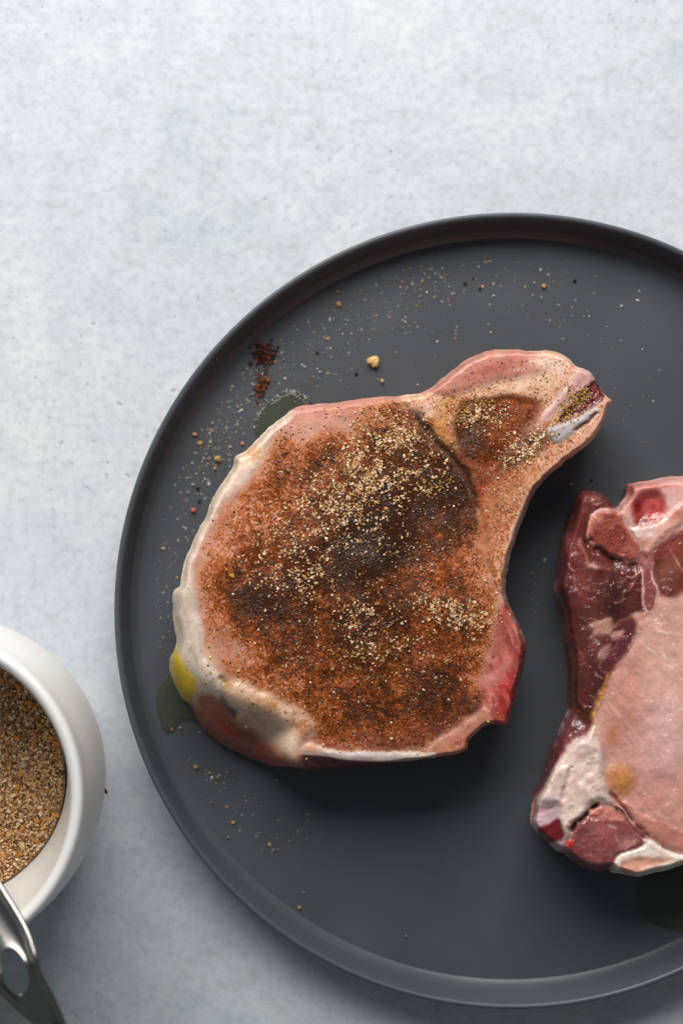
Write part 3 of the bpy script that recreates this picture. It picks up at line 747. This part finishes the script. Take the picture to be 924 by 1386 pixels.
for L in ([(690,1010),(740,1050),(770,1070)], [(770,880),(800,905)], [(800,1060),(860,1150)], [(760,930),(840,960)]):
    s2.line(r5(L), (236, 204, 190), 2.0, .7, dh=.0003)
# right dark muscle under the V
s2.poly(r5([(748,480),(800,445),(870,400),(960,360),(1010,420),(1000,640),(930,720),(850,752),(800,742),(775,705),(760,600)]), (116, 54, 45), 4, rid=Q_INNER, rough=.26)
s2.blob(895, 770, 24, 18, 0, (150, 96, 70), .7); s2.blob(910, 740, 18, 20, 0, (158, 74, 66), .6); s2.line(r5([(850,470),(880,520),(924,600)]), (206, 140, 124), 1.6, .7)
s2.blob(887, 760, 6, 16, 10, (108, 36, 34), .7); s2.line(r5([(800,450),(850,420),(924,380)]), (108, 34, 32), 3, .6)
s2.line(r5([(780,745),(850,765),(924,730)]), (220, 160, 144), 4, .6)
# upper plate of pale meat + red marrow
s2.poly(r5([(560,220),(612,170),(625,100),(924,55),(1100,40),(1200,200),(1050,280),(924,330),(840,300),(640,300)]), (222, 168, 158), 3, rid=Q_CART, rough=.34)
s2.blob(880, 660, 30, 8, -8, (200, 120, 112), .7); s2.blob(905, 676, 20, 9, -6, (236, 200, 192), .6); s2.blob(853, 664, 6, 10, 0, (176, 84, 78), .7)
s2.poly(r5([(636,215),(690,150),(790,150),(822,225),(805,300),(740,330),(660,330),(632,275)]), (180, 72, 66), 6, rid=Q_TOP, rough=.24, dh=-.0022, dw=14)
s2.blob(*r5([(660,240)])[0], 6, 8, 0, (112, 16, 20), .85); s2.blob(*r5([(690,315)])[0], 8, 4, 0, (100, 18, 20), .8); s2.blob(*r5([(760,190)])[0], 10, 7, 20, (214, 110, 104), .7)
s2.blob(*r5([(725,260)])[0], 7, 10, 0, (204, 96, 92), .6)
# cartilage V
s2.poly(r5([(545,235),(610,285),(612,345),(690,345),(790,315),(850,262),(924,200),(1000,180),(1000,270),(924,325),(840,390),(770,455),(740,500),(700,520),(672,450),(640,395),(590,320)]), (216, 160, 146), 2.5, rid=Q_CART, rough=.3, dh=.0006)
s2.line(r5([(612,350),(650,388),(720,392),(790,345),(835,300)]), (238, 214, 204), 6, .9); s2.line(r5([(600,340),(612,370),(640,385)]), (150, 84, 80), 1.3, .7)
s2.blob(*r5([(880,290)])[0], 14, 7, -30, (190, 118, 98), .7); s2.blob(*r5([(700,430)])[0], 8, 8, 0, (196, 130, 112), .6)
# spongy bone facet
FAC = r5([(405,272),(470,246),(552,258),(590,320),(640,395),(678,445),(690,500),(668,535),(605,550),(545,525),(490,500),(430,455),(382,412),(395,340)])
dF = s2.poly(FAC, (168, 88, 74), 2, rid=Q_BONE, rough=.42, dh=.0008, edge=(226, 176, 160), ew=2.0)
inn = sstep(3, 9, dF); spn = np.random.default_rng(8).normal(size=x.shape); spn = (spn + np.roll(spn, 1, 0) + np.roll(spn, 1, 1)) / 1.7
s2.mix(inn * .75, (134, 58, 46)); s2.c += (inn * spn * 13)[..., None]; s2.h += .00003 * spn * inn
s2.blob(*r5([(440,300)])[0], 8, 8, 0, (222, 160, 140), .55); s2.blob(*r5([(640,490)])[0], 12, 6, 30, (188, 116, 98), .6)
s2.line(r5([(380,430),(440,480),(500,520),(540,560)]), (66, 20, 20), 5, .8, dh=-.0016); s2.line(r5([(540,540),(600,570),(660,570)]), (88, 36, 30), 4.5, .8, dh=-.0012)
s2.line(r5([(340,430),(380,520),(400,570),(460,590),(530,580)]), (196, 116, 100), 3, .65, dh=.0005); s2.blob(*r5([(410,570)])[0], 7, 4, 20, (222, 172, 156), .8)
s2.blob(*r5([(420,480)])[0], 10, 6, 35, (120, 50, 40), .6); s2.blob(*r5([(290,500)])[0], 7, 14, 10, (146, 66, 62), .6)
# feather bone: pale U round a dark pink core
FG = r5([(668,560),(690,490),(740,495),(752,600),(772,700),(770,770),(745,832),(712,836),(690,790),(684,700),(690,620)])
dG = s2.poly(FG, (140, 76, 72), 1.8, rid=Q_FING, rough=.28, dh=.0003)
s2.mix(np.exp(-((dG - 1.0) / 1.7) ** 2) * .9 * (y > 760), (226, 178, 164)); s2.blob(*r5([(715,545)])[0], 8, 14, 0, (190, 128, 120), .8)
s2.line(r5([(738,480),(745,560),(748,600)]), (160, 30, 30), 1.6, .6)
# lower left fat and grey film
s2.poly(r6([(275,150),(390,215),(402,290),(330,340),(200,480),(90,690),(60,640),(180,360)]), (112, 52, 50), 4, rid=Q_FILM, rough=.25, dh=-.004, dw=14)
s2.line(r6([(270,190),(230,280),(190,370)]), (176, 150, 150), 4, .7); s2.blob(*r6([(320,250)])[0], 10, 12, 20, (120, 96, 100), .7)
s2.poly(r6([(400,265),(425,300),(440,330),(470,480),(492,600),(522,700),(430,695),(380,760),(300,835),(280,880),(245,892),(222,800),(226,725),(100,715),(82,680),(110,640),(180,510),(240,410),(300,340),(370,330)]), (230, 204, 190), 3.5, rid=Q_FAT, rough=.34, dh=.0016, dw=10)
dfat = (s2.id == Q_FAT)
s2.h += blur(dfat) * .0006 * fbm(x, y, 22, 103, 2); s2.c += (dfat * 9 * fbm(x, y, 12, 104, 3))[..., None]
s2.blob(*r6([(150,690)])[0], 14, 7, -20, (196, 170, 176), .8); s2.blob(*r6([(340,370)])[0], 9, 12, 20, (188, 166, 164), .6); s2.line(r6([(290,500),(255,600),(240,680)]), (190, 160, 152), 3, .6, dh=-.0008)
s2.line(r6([(500,-20),(470,80),(440,150),(405,215)]), (190, 120, 40), 3.6, .85, rough=.12, dh=.0004); s2.line(r6([(290,130),(320,185),(390,215)]), (150, 78, 22), 3.6, .8, rough=.12)
s2.line(r6([(440,140),(420,230),(420,300)]), (216, 178, 140), 5, .8)
# rib end
s2.poly(r6([(62,810),(85,765),(160,735),(224,725),(224,800),(250,890),(215,975),(150,925),(85,880)]), (214, 182, 186), 2.2, rid=Q_END, rough=.34, dh=.0004)
s2.poly(r6([(105,850),(170,810),(222,795),(243,880),(190,925),(140,905)]), (112, 28, 34), 3, rough=.3); s2.blob(*r6([(200,940)])[0], 5, 4, 0, (222, 168, 156), .7); s2.blob(*r6([(150,880)])[0], 4, 3, 0, (190, 110, 110), .6)
# lower muscle
s2.poly(r6([(296,870),(330,820),(400,785),(520,790),(600,800),(700,880),(690,940),(610,980),(540,1010),(520,1080),(400,1095),(290,1050),(275,960)]), (142, 76, 74), 3, rid=Q_LOW, rough=.32, dh=.0009)
s2.blob(*r6([(450,850)])[0], 22, 12, 15, (176, 106, 100), .8); s2.blob(*r6([(330,990)])[0], 14, 14, 0, (106, 42, 42), .7); s2.c += ((s2.id == Q_LOW) * 9 * np.roll(spn, 3, 0) * .5)[..., None]
s2.poly(r6([(375,775),(440,712),(520,735),(590,800),(520,815),(440,795)]), (196, 122, 108), 2.5, rid=Q_LOW, dh=.0006)
s2.line(r6([(290,850),(340,790),(400,740),(440,705)]), (60, 26, 24), 3, .85, dh=-.002); s2.line(r6([(520,720),(580,770),(640,840),(700,890)]), (96, 48, 44), 2.4, .7, dh=-.0012)
s2.blob(*r6([(280,930)])[0], 6, 6, 0, (200, 44, 44), .95, .15, dh=.0006); s2.blob(*r6([(600,930)])[0], 14, 7, -30, (214, 160, 152), .6)
for L in ([(540,890),(560,910)], [(490,830),(540,850)], [(600,960),(650,910)]): s2.line(r6(L), (226, 180, 172), 1.8, .7)
# muscle band along the loin's lower edge
s2.line(r6([(520,640),(570,720),(680,850),(800,940),(924,1000),(1050,1020)]), (120, 66, 58), 2.6, .7, dh=-.0012)
s2.poly(r6([(525,640),(600,690),(700,770),(800,800),(924,850),(1060,860),(1060,990),(924,975),(800,925),(690,845),(580,725)]), (196, 124, 108), 4, k=.75, dh=.0005)
s2.line(r6([(600,690),(700,765),(760,760),(830,780),(924,775)]), (226, 172, 156), 2.6, .7); s2.line(r6([(850,-40),(880,180),(924,230)]), (224, 176, 156), 2.2, .4)
# fat edge at the bottom
s2.poly(r6([(700,895),(830,955),(924,988),(1100,1000),(1100,1075),(924,1075),(830,1100),(660,1140),(505,1110),(540,1020),(600,980),(690,940)]), (236, 216, 202), 2.5, rid=Q_RIM, rough=.36, dh=.0008)
s2.poly(r6([(570,1045),(640,1015),(760,1015),(870,1010),(800,1050),(700,1085),(660,1110),(600,1100)]), (222, 164, 140), 3.5, dh=-.0004); s2.line(r6([(640,1005),(760,1008),(900,1022)]), (204, 176, 168), 1.8, .7)
# oil drop
od = s2.blob(*r6([(520,320)])[0], 8, 12, 0, (186, 112, 62), .7, .15)
ox, oy = r6([(570,572)])[0]
s2.poly(r6([(485,545),(520,495),(570,480),(630,500),(660,550),(650,610),(600,655),(530,645),(490,600)]), (192, 118, 58), 7, k=.62, rid=Q_OIL, rough=.05, dh=.0008, dw=18)
s2.blob(ox + 4, oy + 2, 8, 9, -30, (192, 136, 40), .6, .06); s2.line(r6([(500,500),(560,485),(620,490)]), (206, 152, 104), 2.5, .7)  # amber core; pale line paints the highlight along the drop's top
sp_d = fbm(x, y, 5, 107, 2)
wet = np.clip(fbm(x, y, 13, 121, 3, .6) - .28, 0, 1) * sstep(-.1, .5, fbm(x, y, 45, 122, 2)) * (s2.D > 10)
s2.h += .00055 * wet * (1 - .85 * blur(s2.id == Q_LOIN)) + .00022 * fbm(x, y, 30, 123, 2) + .00003 * sp_d
ml = blur(s2.id == Q_LOIN)
gl = sstep(.66, .95, fiber(x, y, 0.88, 20, 3.2, 124)) * sstep(.0, .5, fbm(x, y, 38, 125, 2)); s2.h += .00007 * gl * ml
gl2 = sstep(.72, .95, fiber(x, y, 2.3, 9, 3.4, 126)) * sstep(.05, .5, fbm(x, y, 26, 127, 2)); s2.h += .00025 * gl2 * (1 - .75 * ml)
s2.mix(np.clip(gl + .7 * gl2, 0, 1) * ml * .35, (240, 206, 194), .14)  # wet glints painted as pale colour along the fibre ridges
s2.r = s2.r * .85 + .06 * fbm(x, y, 12, 108, 3)
s2.c *= (1 + .05 * fbm(x, y, 7, 109, 3) * (1 - .7 * ml))[..., None]
s2.h = np.maximum(s2.h, ZP + .004)
chop2 = empty('pork_chop', P(950, 900, ZP))
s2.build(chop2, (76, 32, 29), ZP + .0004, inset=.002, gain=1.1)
unparent_offset(chop2)
tag(chop2, 'unseasoned raw pork chop with exposed spongy bone and an oil drop', 'pork chop')

# ================================================================== oil puddles on the plate
def mat_oil():
    m, nt, b = new_mat('olive_oil')
    b.inputs['Base Color'].default_value = (0.075, 0.080, 0.026, 1); b.inputs['Roughness'].default_value = 0.06
    b.inputs['Alpha'].default_value = 0.36; b.inputs['IOR'].default_value = 1.47
    n = noise_node(nt, 160, 2); bp = N(nt, 'ShaderNodeBump'); bp.inputs['Strength'].default_value = .12; bp.inputs['Distance'].default_value = .0005
    nt.links.new(n.outputs['Fac'], bp.inputs['Height']); nt.links.new(bp.outputs[0], b.inputs['Normal'])
    return m
M_OIL = mat_oil()
def puddle(pts, label, h=.0013):
    pl = catmull(pts, 6); pl = pl + np.stack([vnoise(pl[:, 0], pl[:, 1], 6, 3), vnoise(pl[:, 0], pl[:, 1], 6, 4)], -1) * .8
    w = np.array([P(a, b, ZP)[:2] for a, b in pl]); c = w.mean(0); n = len(w); vv, ff = [], []
    K = 10
    for k in range(K):
        s_ = 1 - k / K; zz = ZP + .00008 + h * (1 - s_ ** 5) ** .5
        vv.append(np.concatenate([c + (w - c) * s_, np.full((n, 1), zz)], 1))
    vv.append(np.array([[c[0], c[1], ZP + .00008 + h]])); V = np.concatenate(vv)
    j = np.arange(n); j2 = (j + 1) % n
    for k in range(K - 1): ff.append(np.stack([k * n + j, k * n + j2, (k + 1) * n + j2, (k + 1) * n + j], -1))
    tri = np.stack([(K - 1) * n + j, (K - 1) * n + j2, np.full(n, K * n)], -1)
    area2 = np.sum(w[:, 0] * np.roll(w[:, 1], -1) - np.roll(w[:, 0], -1) * w[:, 1])
    fs = [np.concatenate(ff), tri]
    if area2 < 0: fs = [f[:, ::-1].copy() for f in fs]
    V[:, :2] -= c; V[:, 2] -= ZP
    o = link('oil_puddle', fast_mesh('oil_puddle', V, fs), M_OIL); o.location = (c[0], c[1], ZP)
    tag(o, label, 'oil', 'oil puddles on the plate'); return o
puddle([(346,592),(344,576),(352,560),(364,545),(378,535),(392,529),(406,533),(417,541),(424,550),(410,575),(370,610)], 'oil puddle with pale crusted edge beside the fat edge of the seasoned chop')
puddle([(238,905),(224,918),(214,934),(212,956),(216,975),(224,993),(234,990),(244,978),(258,974),(285,985),(275,955),(250,925)], 'dark green oil puddle beside the yellow smear on the seasoned chop')
puddle([(866,1192),(860,1210),(864,1232),(880,1248),(905,1258),(950,1262),(990,1240),(985,1190),(940,1170),(890,1178)], 'dark oil puddle beside the raw chop below its fat edge')

# ================================================================== crumbs and salt on the plate
rc = np.random.default_rng(31)
def crumb(px, py, rpx, col, label, seed, group='spice crumbs scattered on the plate', zb=ZP, name='spice_crumb', cat='crumb'):
    r_ = rpx * .264e-3 * .85
    bm = bmesh.new(); bmesh.ops.create_icosphere(bm, subdivisions=2, radius=1.0)
    rr = np.random.default_rng(seed)
    ph = rr.uniform(0, 6, 6); sx = rr.uniform(.85, 1.2, 3)
    for v in bm.verts:
        k = 1 + .14 * math.sin(3 * v.co.x + ph[0]) * math.cos(3 * v.co.y + ph[1]) + .12 * math.sin(5 * v.co.z + ph[2]) + rr.normal(0, .10)
        v.co = Vector((v.co.x * sx[0], v.co.y * sx[1], v.co.z * .8)) * k * r_
    zmin = min(v.co.z for v in bm.verts)
    for v in bm.verts: v.co.z -= zmin
    for f in bm.faces: f.smooth = False
    me = bpy.data.meshes.new(name); bm.to_mesh(me); bm.free()
    a = me.attributes.new('Col', 'FLOAT_COLOR', 'POINT'); c4 = np.ones((len(me.vertices), 4), np.float32)
    c4[:, :3] = np.clip(srgb(np.asarray(col, float)) * (1 + rr.normal(0, .18, (len(me.vertices), 1))), 0, .9); a.data.foreach_set('color', c4.ravel())
    o = link(name, me, M_GRAIN); o.location = P(px, py, zb + .00003)
    return tag(o, label, cat, group)
TANL = 'small tan spice crumb lying on the bare dark plate'
DKL = 'black pepper speck between the plate rim and the rib end'
crumb(505, 489, 8.2, (226, 190, 122), 'largest golden spice crumb on the plate, above the seasoned chop', 1)
tans = [(517,516,5),(458,412,5),(457,395,3.6),(295,621,6.2),(264,588,5),(271,600,4.2),(735,387,4.8),(291,634,3.4),(265,1038,4.5),(365,1143,3.8),(405,1228,3.2),(328,600,3.6),(772,656,4),
        (295,1052,3),(316,1113,3.4),(309,1133,3),(286,1086,2.8),(332,1078,2.8),(371,1150,2.6),(392,1138,2.6),(549,1267,2.8),(411,1207,2.6),(262,690,4),(219,743,2.6),(217,838,2.4),(244,985,3.2),(233,987,3.4)]
def crumb_label(a, b):
    if (a, b) == (517, 516): return 'small golden crumb next to the largest golden crumb on the plate'
    if a in (457, 458): return 'tan crumb of a close pair between plate rim and largest golden crumb'
    if (a, b) == (735, 387): return 'lone tan crumb between the plate rim and the rib bone'
    if (a, b) == (772, 656): return 'tan crumb on the plate between the two chops'
    if b in (985, 987): return 'tan crumb at the tip of the dark green oil puddle'
    if b > 1000: return 'pale crumb on the bare plate past the bone edge of the seasoned chop'
    if b > 700: return 'tiny pale crumb between the plate rim and the side fat of the chop'
    return 'tan crumb in the salt dust between plate rim and fat edge'
for k, (a, b, r_) in enumerate(tans):
    if (a, b) == (262, 690): crumb(a, b, r_, (176, 96, 70), 'reddish brown spice crumb on the plate beside the fat edge', 40)
    else: crumb(a, b, r_ * .70, (180, 142, 92) if r_ > 3.1 else (126, 120, 110), crumb_label(a, b), 50 + k)
for k, (a, b, r_) in enumerate([(629,384,3),(649,391,3),(777,380,3.4),(482,506,3),(429,477,3.6),(268,661,3.4),(270,678,2.8),(640,377,2),(800,650,2.4)]):
    crumb(a, b, r_ * .75, (38, 34, 32), 'black pepper speck in the salt dust beside the fat edge' if a < 300 else ('black pepper speck on the plate near the largest golden crumb' if a < 500 else ('black pepper speck on the plate between the two chops' if b > 600 else DKL)), 120 + k)

def clump_obj(px, py, rx, ry, ang, pal, label, seed, n=160):
    r = np.random.default_rng(seed); u = r.normal(size=(n, 2)) * .5; c, s = math.cos(ang), math.sin(ang)
    wx = (u[:, 0] * rx * c - u[:, 1] * ry * s); wy = (u[:, 0] * rx * s + u[:, 1] * ry * c); q = np.exp(-2 * (u ** 2).sum(1))
    pos = np.stack([wx * .264e-3, -wy * .264e-3, .0002 + q * r.uniform(0, .0014, n)], -1)
    o = link('spice_clump', grain_mesh('spice_clump', pos, r.uniform(.0002, .00055, n), pick(pal, n, r, .2), seed, .8), M_GRAIN)
    o.location = P(px, py, ZP); return tag(o, label, 'spice clump', 'damp spice clumps on the plate')
clump_obj(357, 479, 15, 17, .3, [(84, 36, 24), (54, 26, 20), (40, 22, 18), (108, 46, 28)], 'dark red brown spice clump on the plate, further from the oil puddle', 201, 240)
clump_obj(355, 522, 9, 19, .35, [(120, 62, 30), (60, 34, 24), (46, 30, 24), (150, 86, 40)], 'orange brown spice clump on the plate beside the crusted oil puddle', 202, 150)

def on_plate(dens_list, n, seed):
    r = np.random.default_rng(seed); px, py = [], []
    gx, gy = np.meshgrid(np.arange(190, 924, 2.0), np.arange(330, 1340, 2.0))
    d = gsum(gx, gy, dens_list)
    d *= ((gx - 687) ** 2 + (gy - 822) ** 2 < 480 ** 2)
    d *= (poly_sdf(gx, gy, OUT1, 2) < -4) & (poly_sdf(gx, gy, OUT2, 2) < -4)
    k = r.choice(d.size, n, p=d.ravel() / d.sum())
    a = gx.ravel()[k] + r.uniform(-1, 1, n); b = gy.ravel()[k] + r.uniform(-1, 1, n)
    z = np.full(n, ZP + .00012); kz = (ZC - z) / F
    return np.stack([(a - CX) * kz, (CY - b) * kz, z], -1)
SALT = [(400,440,60,40,-40,.8),(330,520,40,40,-40,.9),(285,590,30,40,-50,1.6),(255,640,30,50,-60,1.1),(240,720,30,60,0,.4),(520,420,90,50,0,.35),(620,380,120,30,0,.3),(430,500,60,30,-30,.6),(520,370,120,20,0,.25),
        (800,430,100,60,0,.12),(850,560,80,60,0,.08),(225,820,14,80,0,.35),(300,1080,60,40,30,.25),(370,1130,60,30,0,.2),(720,790,20,30,0,.25),(310,560,30,20,0,.8),(690,400,200,80,0,.05),(272,560,30,30,0,.6)]
n = 850
so = link('salt_grains', grain_mesh('salt_grains', on_plate(SALT, n, 12), np.random.default_rng(3).gamma(3.0, .000058, n) + .00007,
     pick([(176,174,170),(150,150,150),(196,190,182),(160,140,118),(124,122,120),(186,160,120)], n, np.random.default_rng(4), .15), 13, .6), M_GRAIN)
tag(so, 'fine pale salt and spice dust scattered over the dark plate', 'salt', kind='stuff')
dust = [(285,600,30,40,-50,1.0),(320,640,20,20,0,.6),(715,795,14,10,0,.6),(395,545,40,20,-30,.5),(355,500,20,40,0,.5)]
n = 500
do = link('paprika_dust', grain_mesh('paprika_dust', on_plate(dust, n, 15), np.random.default_rng(6).uniform(.00006, .00018, n), pick([(120,70,40),(150,92,52),(90,52,34)], n, np.random.default_rng(7)), 16, .6), M_GRAIN)
tag(do, 'fine orange brown paprika dust on the dark plate near the chop', 'spice dust', kind='stuff')
# pale crust along the oil puddle's edge
edge_pts = catmull([(344,582),(348,566),(358,551),(370,541),(383,532),(394,529),(406,533),(416,541)], 12, closed=False)
n = 90; k = np.random.default_rng(21).integers(0, len(edge_pts), n); jit = np.random.default_rng(22).normal(0, 1.8, (n, 2))
ep = np.array([P(edge_pts[a][0] + j_[0], edge_pts[a][1] + j_[1], ZP + .0003) for a, j_ in zip(k, jit)])
cr = link('salt_crust', grain_mesh('salt_crust', ep, np.random.default_rng(23).uniform(.00014, .00034, n), pick([(170,174,166),(140,146,136),(190,190,182)], n, np.random.default_rng(24)), 25, .6), M_GRAIN)
tag(cr, 'pale salt crust lining the edge of the oil puddle', 'salt', kind='stuff')

# ================================================================== spice bowl
ZR = 0.083
bx, by, _ = P(-119, 1080, ZR)
bowl = empty('spice_bowl', (bx, by, 0))
tag(bowl, 'cream white ceramic bowl of spice mix standing beside the plate', 'bowl')
b_prof = [(0.0004, .0020), (.022, .0020), (.027, .0004), (.033, .0006), (.0405, .0060), (.0480, .0160), (.0526, .0300), (.0545, .0450), (.0545, .0600), (.0534, .0735), (.0533, .0795), (.0528, .0822), (.0514, .0831), (.0498, .0823),
          (.0488, .0800), (.0477, .0740), (.0452, .0600), (.0422, .0450), (.0385, .0300), (.0330, .0170), (.0280, .0090), (.0150, .0065), (.0004, .0060)]
lathe_parts(bowl, b_prof, [(0, 9), (9, 15), (15, 22)], ['outer_wall', 'rim', 'inner_wall'], M_BOWL, seg=160)
st_ = link('paprika_fleck', grain_mesh('paprika_fleck', np.array([[.0546 * math.cos(a_), .0546 * math.sin(a_), z_] for a_, z_ in ((-.08, .042), (-.10, .040), (-.115, .038), (-.09, .0405))]), [.0005, .0006, .0005, .0004], np.repeat(srgb([(88, 34, 26)]), 4, 0), 3), M_GRAIN, bowl)
# spice fill: a lumpy heap with its top grains
ZF = 0.040; RF = 0.0409
rr = np.random.default_rng(61)
nr, na = 46, 160
ra = np.linspace(.0002, RF, nr); aa = np.linspace(0, 2 * math.pi, na, endpoint=False)
def fill_h(X, Y): return ZF + .0016 * fbm(X * 4000 + 50, Y * 4000, 60, 63, 4) + .03 * X - .02 * Y
GX = np.outer(ra, np.cos(aa)); GY = np.outer(ra, np.sin(aa)); GZ = fill_h(GX, GY)
v = np.stack([GX, GY, GZ], -1).reshape(-1, 3)
i = np.arange(nr - 1)[:, None] * na; j = np.arange(na)[None]; j2 = (j + 1) % na
f = np.stack([i + j, i + na + j, i + na + j2, i + j2], -1).reshape(-1, 4)
colv = np.repeat(srgb([(150, 108, 72)]), len(v), 0)
sv = v
n = 20000
rad = RF * .985 * np.sqrt(rr.random(n)); th = rr.random(n) * 2 * math.pi
gx_, gy_ = rad * np.cos(th), rad * np.sin(th)
gp = np.stack([gx_, gy_, fill_h(gx_, gy_) + rr.uniform(-.0001, .0006, n)], -1)
gs = rr.gamma(5, .00005, n) + .00012
gc = pick([(232,194,146),(220,180,130),(204,158,108),(238,214,180),(176,128,86),(140,98,66),(80,56,42),(212,150,84),(220,182,136),(206,164,120)], n, rr, .14)
big = rr.random(n) < .006; gs[big] = .0011; gc[big] = srgb([(206, 138, 62)])[0]
gm = grain_mesh('spice_mix', gp, gs, gc, 64, .8)
bmx = bmesh.new(); bmx.from_mesh(gm)
basem = fast_mesh('spice_bed', v, [f], col=colv)
bmx.from_mesh(basem); mix_me = bpy.data.meshes.new('spice_mix'); bmx.to_mesh(mix_me); bmx.free()
mo = link('spice_mix', mix_me, M_GRAIN); mo.location = (bx, by, 0)
tag(mo, 'coarse brown and tan spice mix filling the cream bowl', 'spice mix', kind='stuff')

# ================================================================== measuring spoon resting on the bowl's rim
HX, HY = 20.0, 1316.0                       # centre of the handle's hole
OUTL = [(-66,1105),(-44,1118),(-22,1156),(6,1200),(40,1258),(58,1314),(76,1350),(90,1384),(92,1404),(82,1412),(64,1402),(40,1384),(10,1358),(-16,1328),(-30,1290),(-48,1240),(-70,1188),(-92,1146)]
ol = catmull(OUTL, 10)
angs = np.unwrap(np.arctan2(ol[:, 1] - HY, ol[:, 0] - HX))
if angs[-1] < angs[0]: ol = ol[::-1]; angs = np.unwrap(np.arctan2(ol[:, 1] - HY, ol[:, 0] - HX))
na = len(ol); ha = math.radians(72)
hole = np.stack([HX + 31 * np.cos(angs - ha) * math.cos(ha) - 17 * np.sin(angs - ha) * math.sin(ha), HY + 31 * np.cos(angs - ha) * math.sin(ha) + 17 * np.sin(angs - ha) * math.cos(ha)], -1)
cen = lambda q: q.mean(0)
tang = np.roll(ol, -1, 0) - np.roll(ol, 1, 0); nin = np.stack([-tang[:, 1], tang[:, 0]], -1); nin /= np.linalg.norm(nin, axis=1, keepdims=True)
if np.sum((np.array([HX, HY]) - ol) * nin) < 0: nin = -nin
def off(d_): return ol + nin * d_
def hz(q):                                     # the handle slopes up and out from the spice over the rim, its tip bent down
    s_ = (q[:, 0] - 6) * .42 + (q[:, 1] - 1272) * .907
    return ZR + .0022 + .00009 * np.clip(s_, -400, 40) - .00016 * np.clip(s_ - 50, 0, 200)
def ring3(q, dz):
    z = hz(q) + dz; k_ = (ZC - z) / F
    return np.stack([(q[:, 0] - CX) * k_, (CY - q[:, 1]) * k_, z], -1)
hole_o = np.array([HX, HY]) + (hole - [HX, HY]) * 1.16
lip = off(7.0); inn_ = off(13.0); mid_ = inn_ * .45 + hole_o * .55
rings_ = [ring3(ol, -.0012), ring3(off(-.6), .0006), ring3(off(0.4), .0016), ring3(lip, .0019), ring3(off(9.5), .0013), ring3(inn_, .0000), ring3(mid_, -.0003), ring3(hole_o, .0000), ring3(hole * .75 + hole_o * .25, .0002),
          ring3(hole, -.0002), ring3(hole, -.0014), ring3(hole_o, -.0016), ring3(inn_, -.0014), ring3(ol, -.0012)]
V = np.concatenate(rings_); j = np.arange(na); j2 = (j + 1) % na
FF = np.concatenate([np.stack([k * na + j, k * na + j2, (k + 1) * na + j2, (k + 1) * na + j], -1) for k in range(len(rings_) - 1)])
spoon = empty('measuring_spoon', P(-100, 1120, ZF))
tag(spoon, 'steel measuring spoon with oval hole in its handle, leaning on the bowl rim', 'spoon')
hm = fast_mesh('handle', V, [FF]); bmh = bmesh.new(); bmh.from_mesh(hm); bmesh.ops.recalc_face_normals(bmh, faces=bmh.faces); bmh.to_mesh(hm); bmh.free()
link('handle', hm, M_STEEL, spoon)
cupc = Vector(P(-150, 1062, .053)); cp = [(.0002, -.0125), (.006, -.0118), (.0115, -.0075), (.0138, .0), (.0140, .0012), (.0134, .0012), (.0128, .0), (.0108, -.0065), (.0055, -.0106), (.0002, -.0112)]
v, f, _ = lathe(cp, 64, 4); v = v + np.array(cupc)
link('cup', fast_mesh('cup', v, [f]), M_STEEL, spoon)
# neck joining cup and handle
a0 = np.array(P(-80, 1125, 0)[:2]); z0 = float(hz(np.array([[-80., 1125.]]))[0]); c0 = np.array(cupc)[:2]
dirv = (a0 - c0); dirv /= np.linalg.norm(dirv); side = np.array([-dirv[1], dirv[0]])
a3 = np.array(P(-78, 1130, z0)); b3 = np.array([*(c0 + dirv * .0132), cupc[2] + .0006])
vv = []
for q_, w_ in ((a3, .0042), (b3, .0048)):
    for s_, dz_ in ((-1, 0), (1, 0), (1, -.0014), (-1, -.0014)): vv.append(q_ + np.array([side[0] * s_ * w_, side[1] * s_ * w_, dz_]))
link('neck', fast_mesh('neck', np.array(vv), [np.array([[0, 1, 5, 4], [1, 2, 6, 5], [2, 3, 7, 6], [3, 0, 4, 7], [0, 3, 2, 1], [4, 5, 6, 7]])], smooth=False), M_STEEL, spoon)
unparent_offset(spoon)
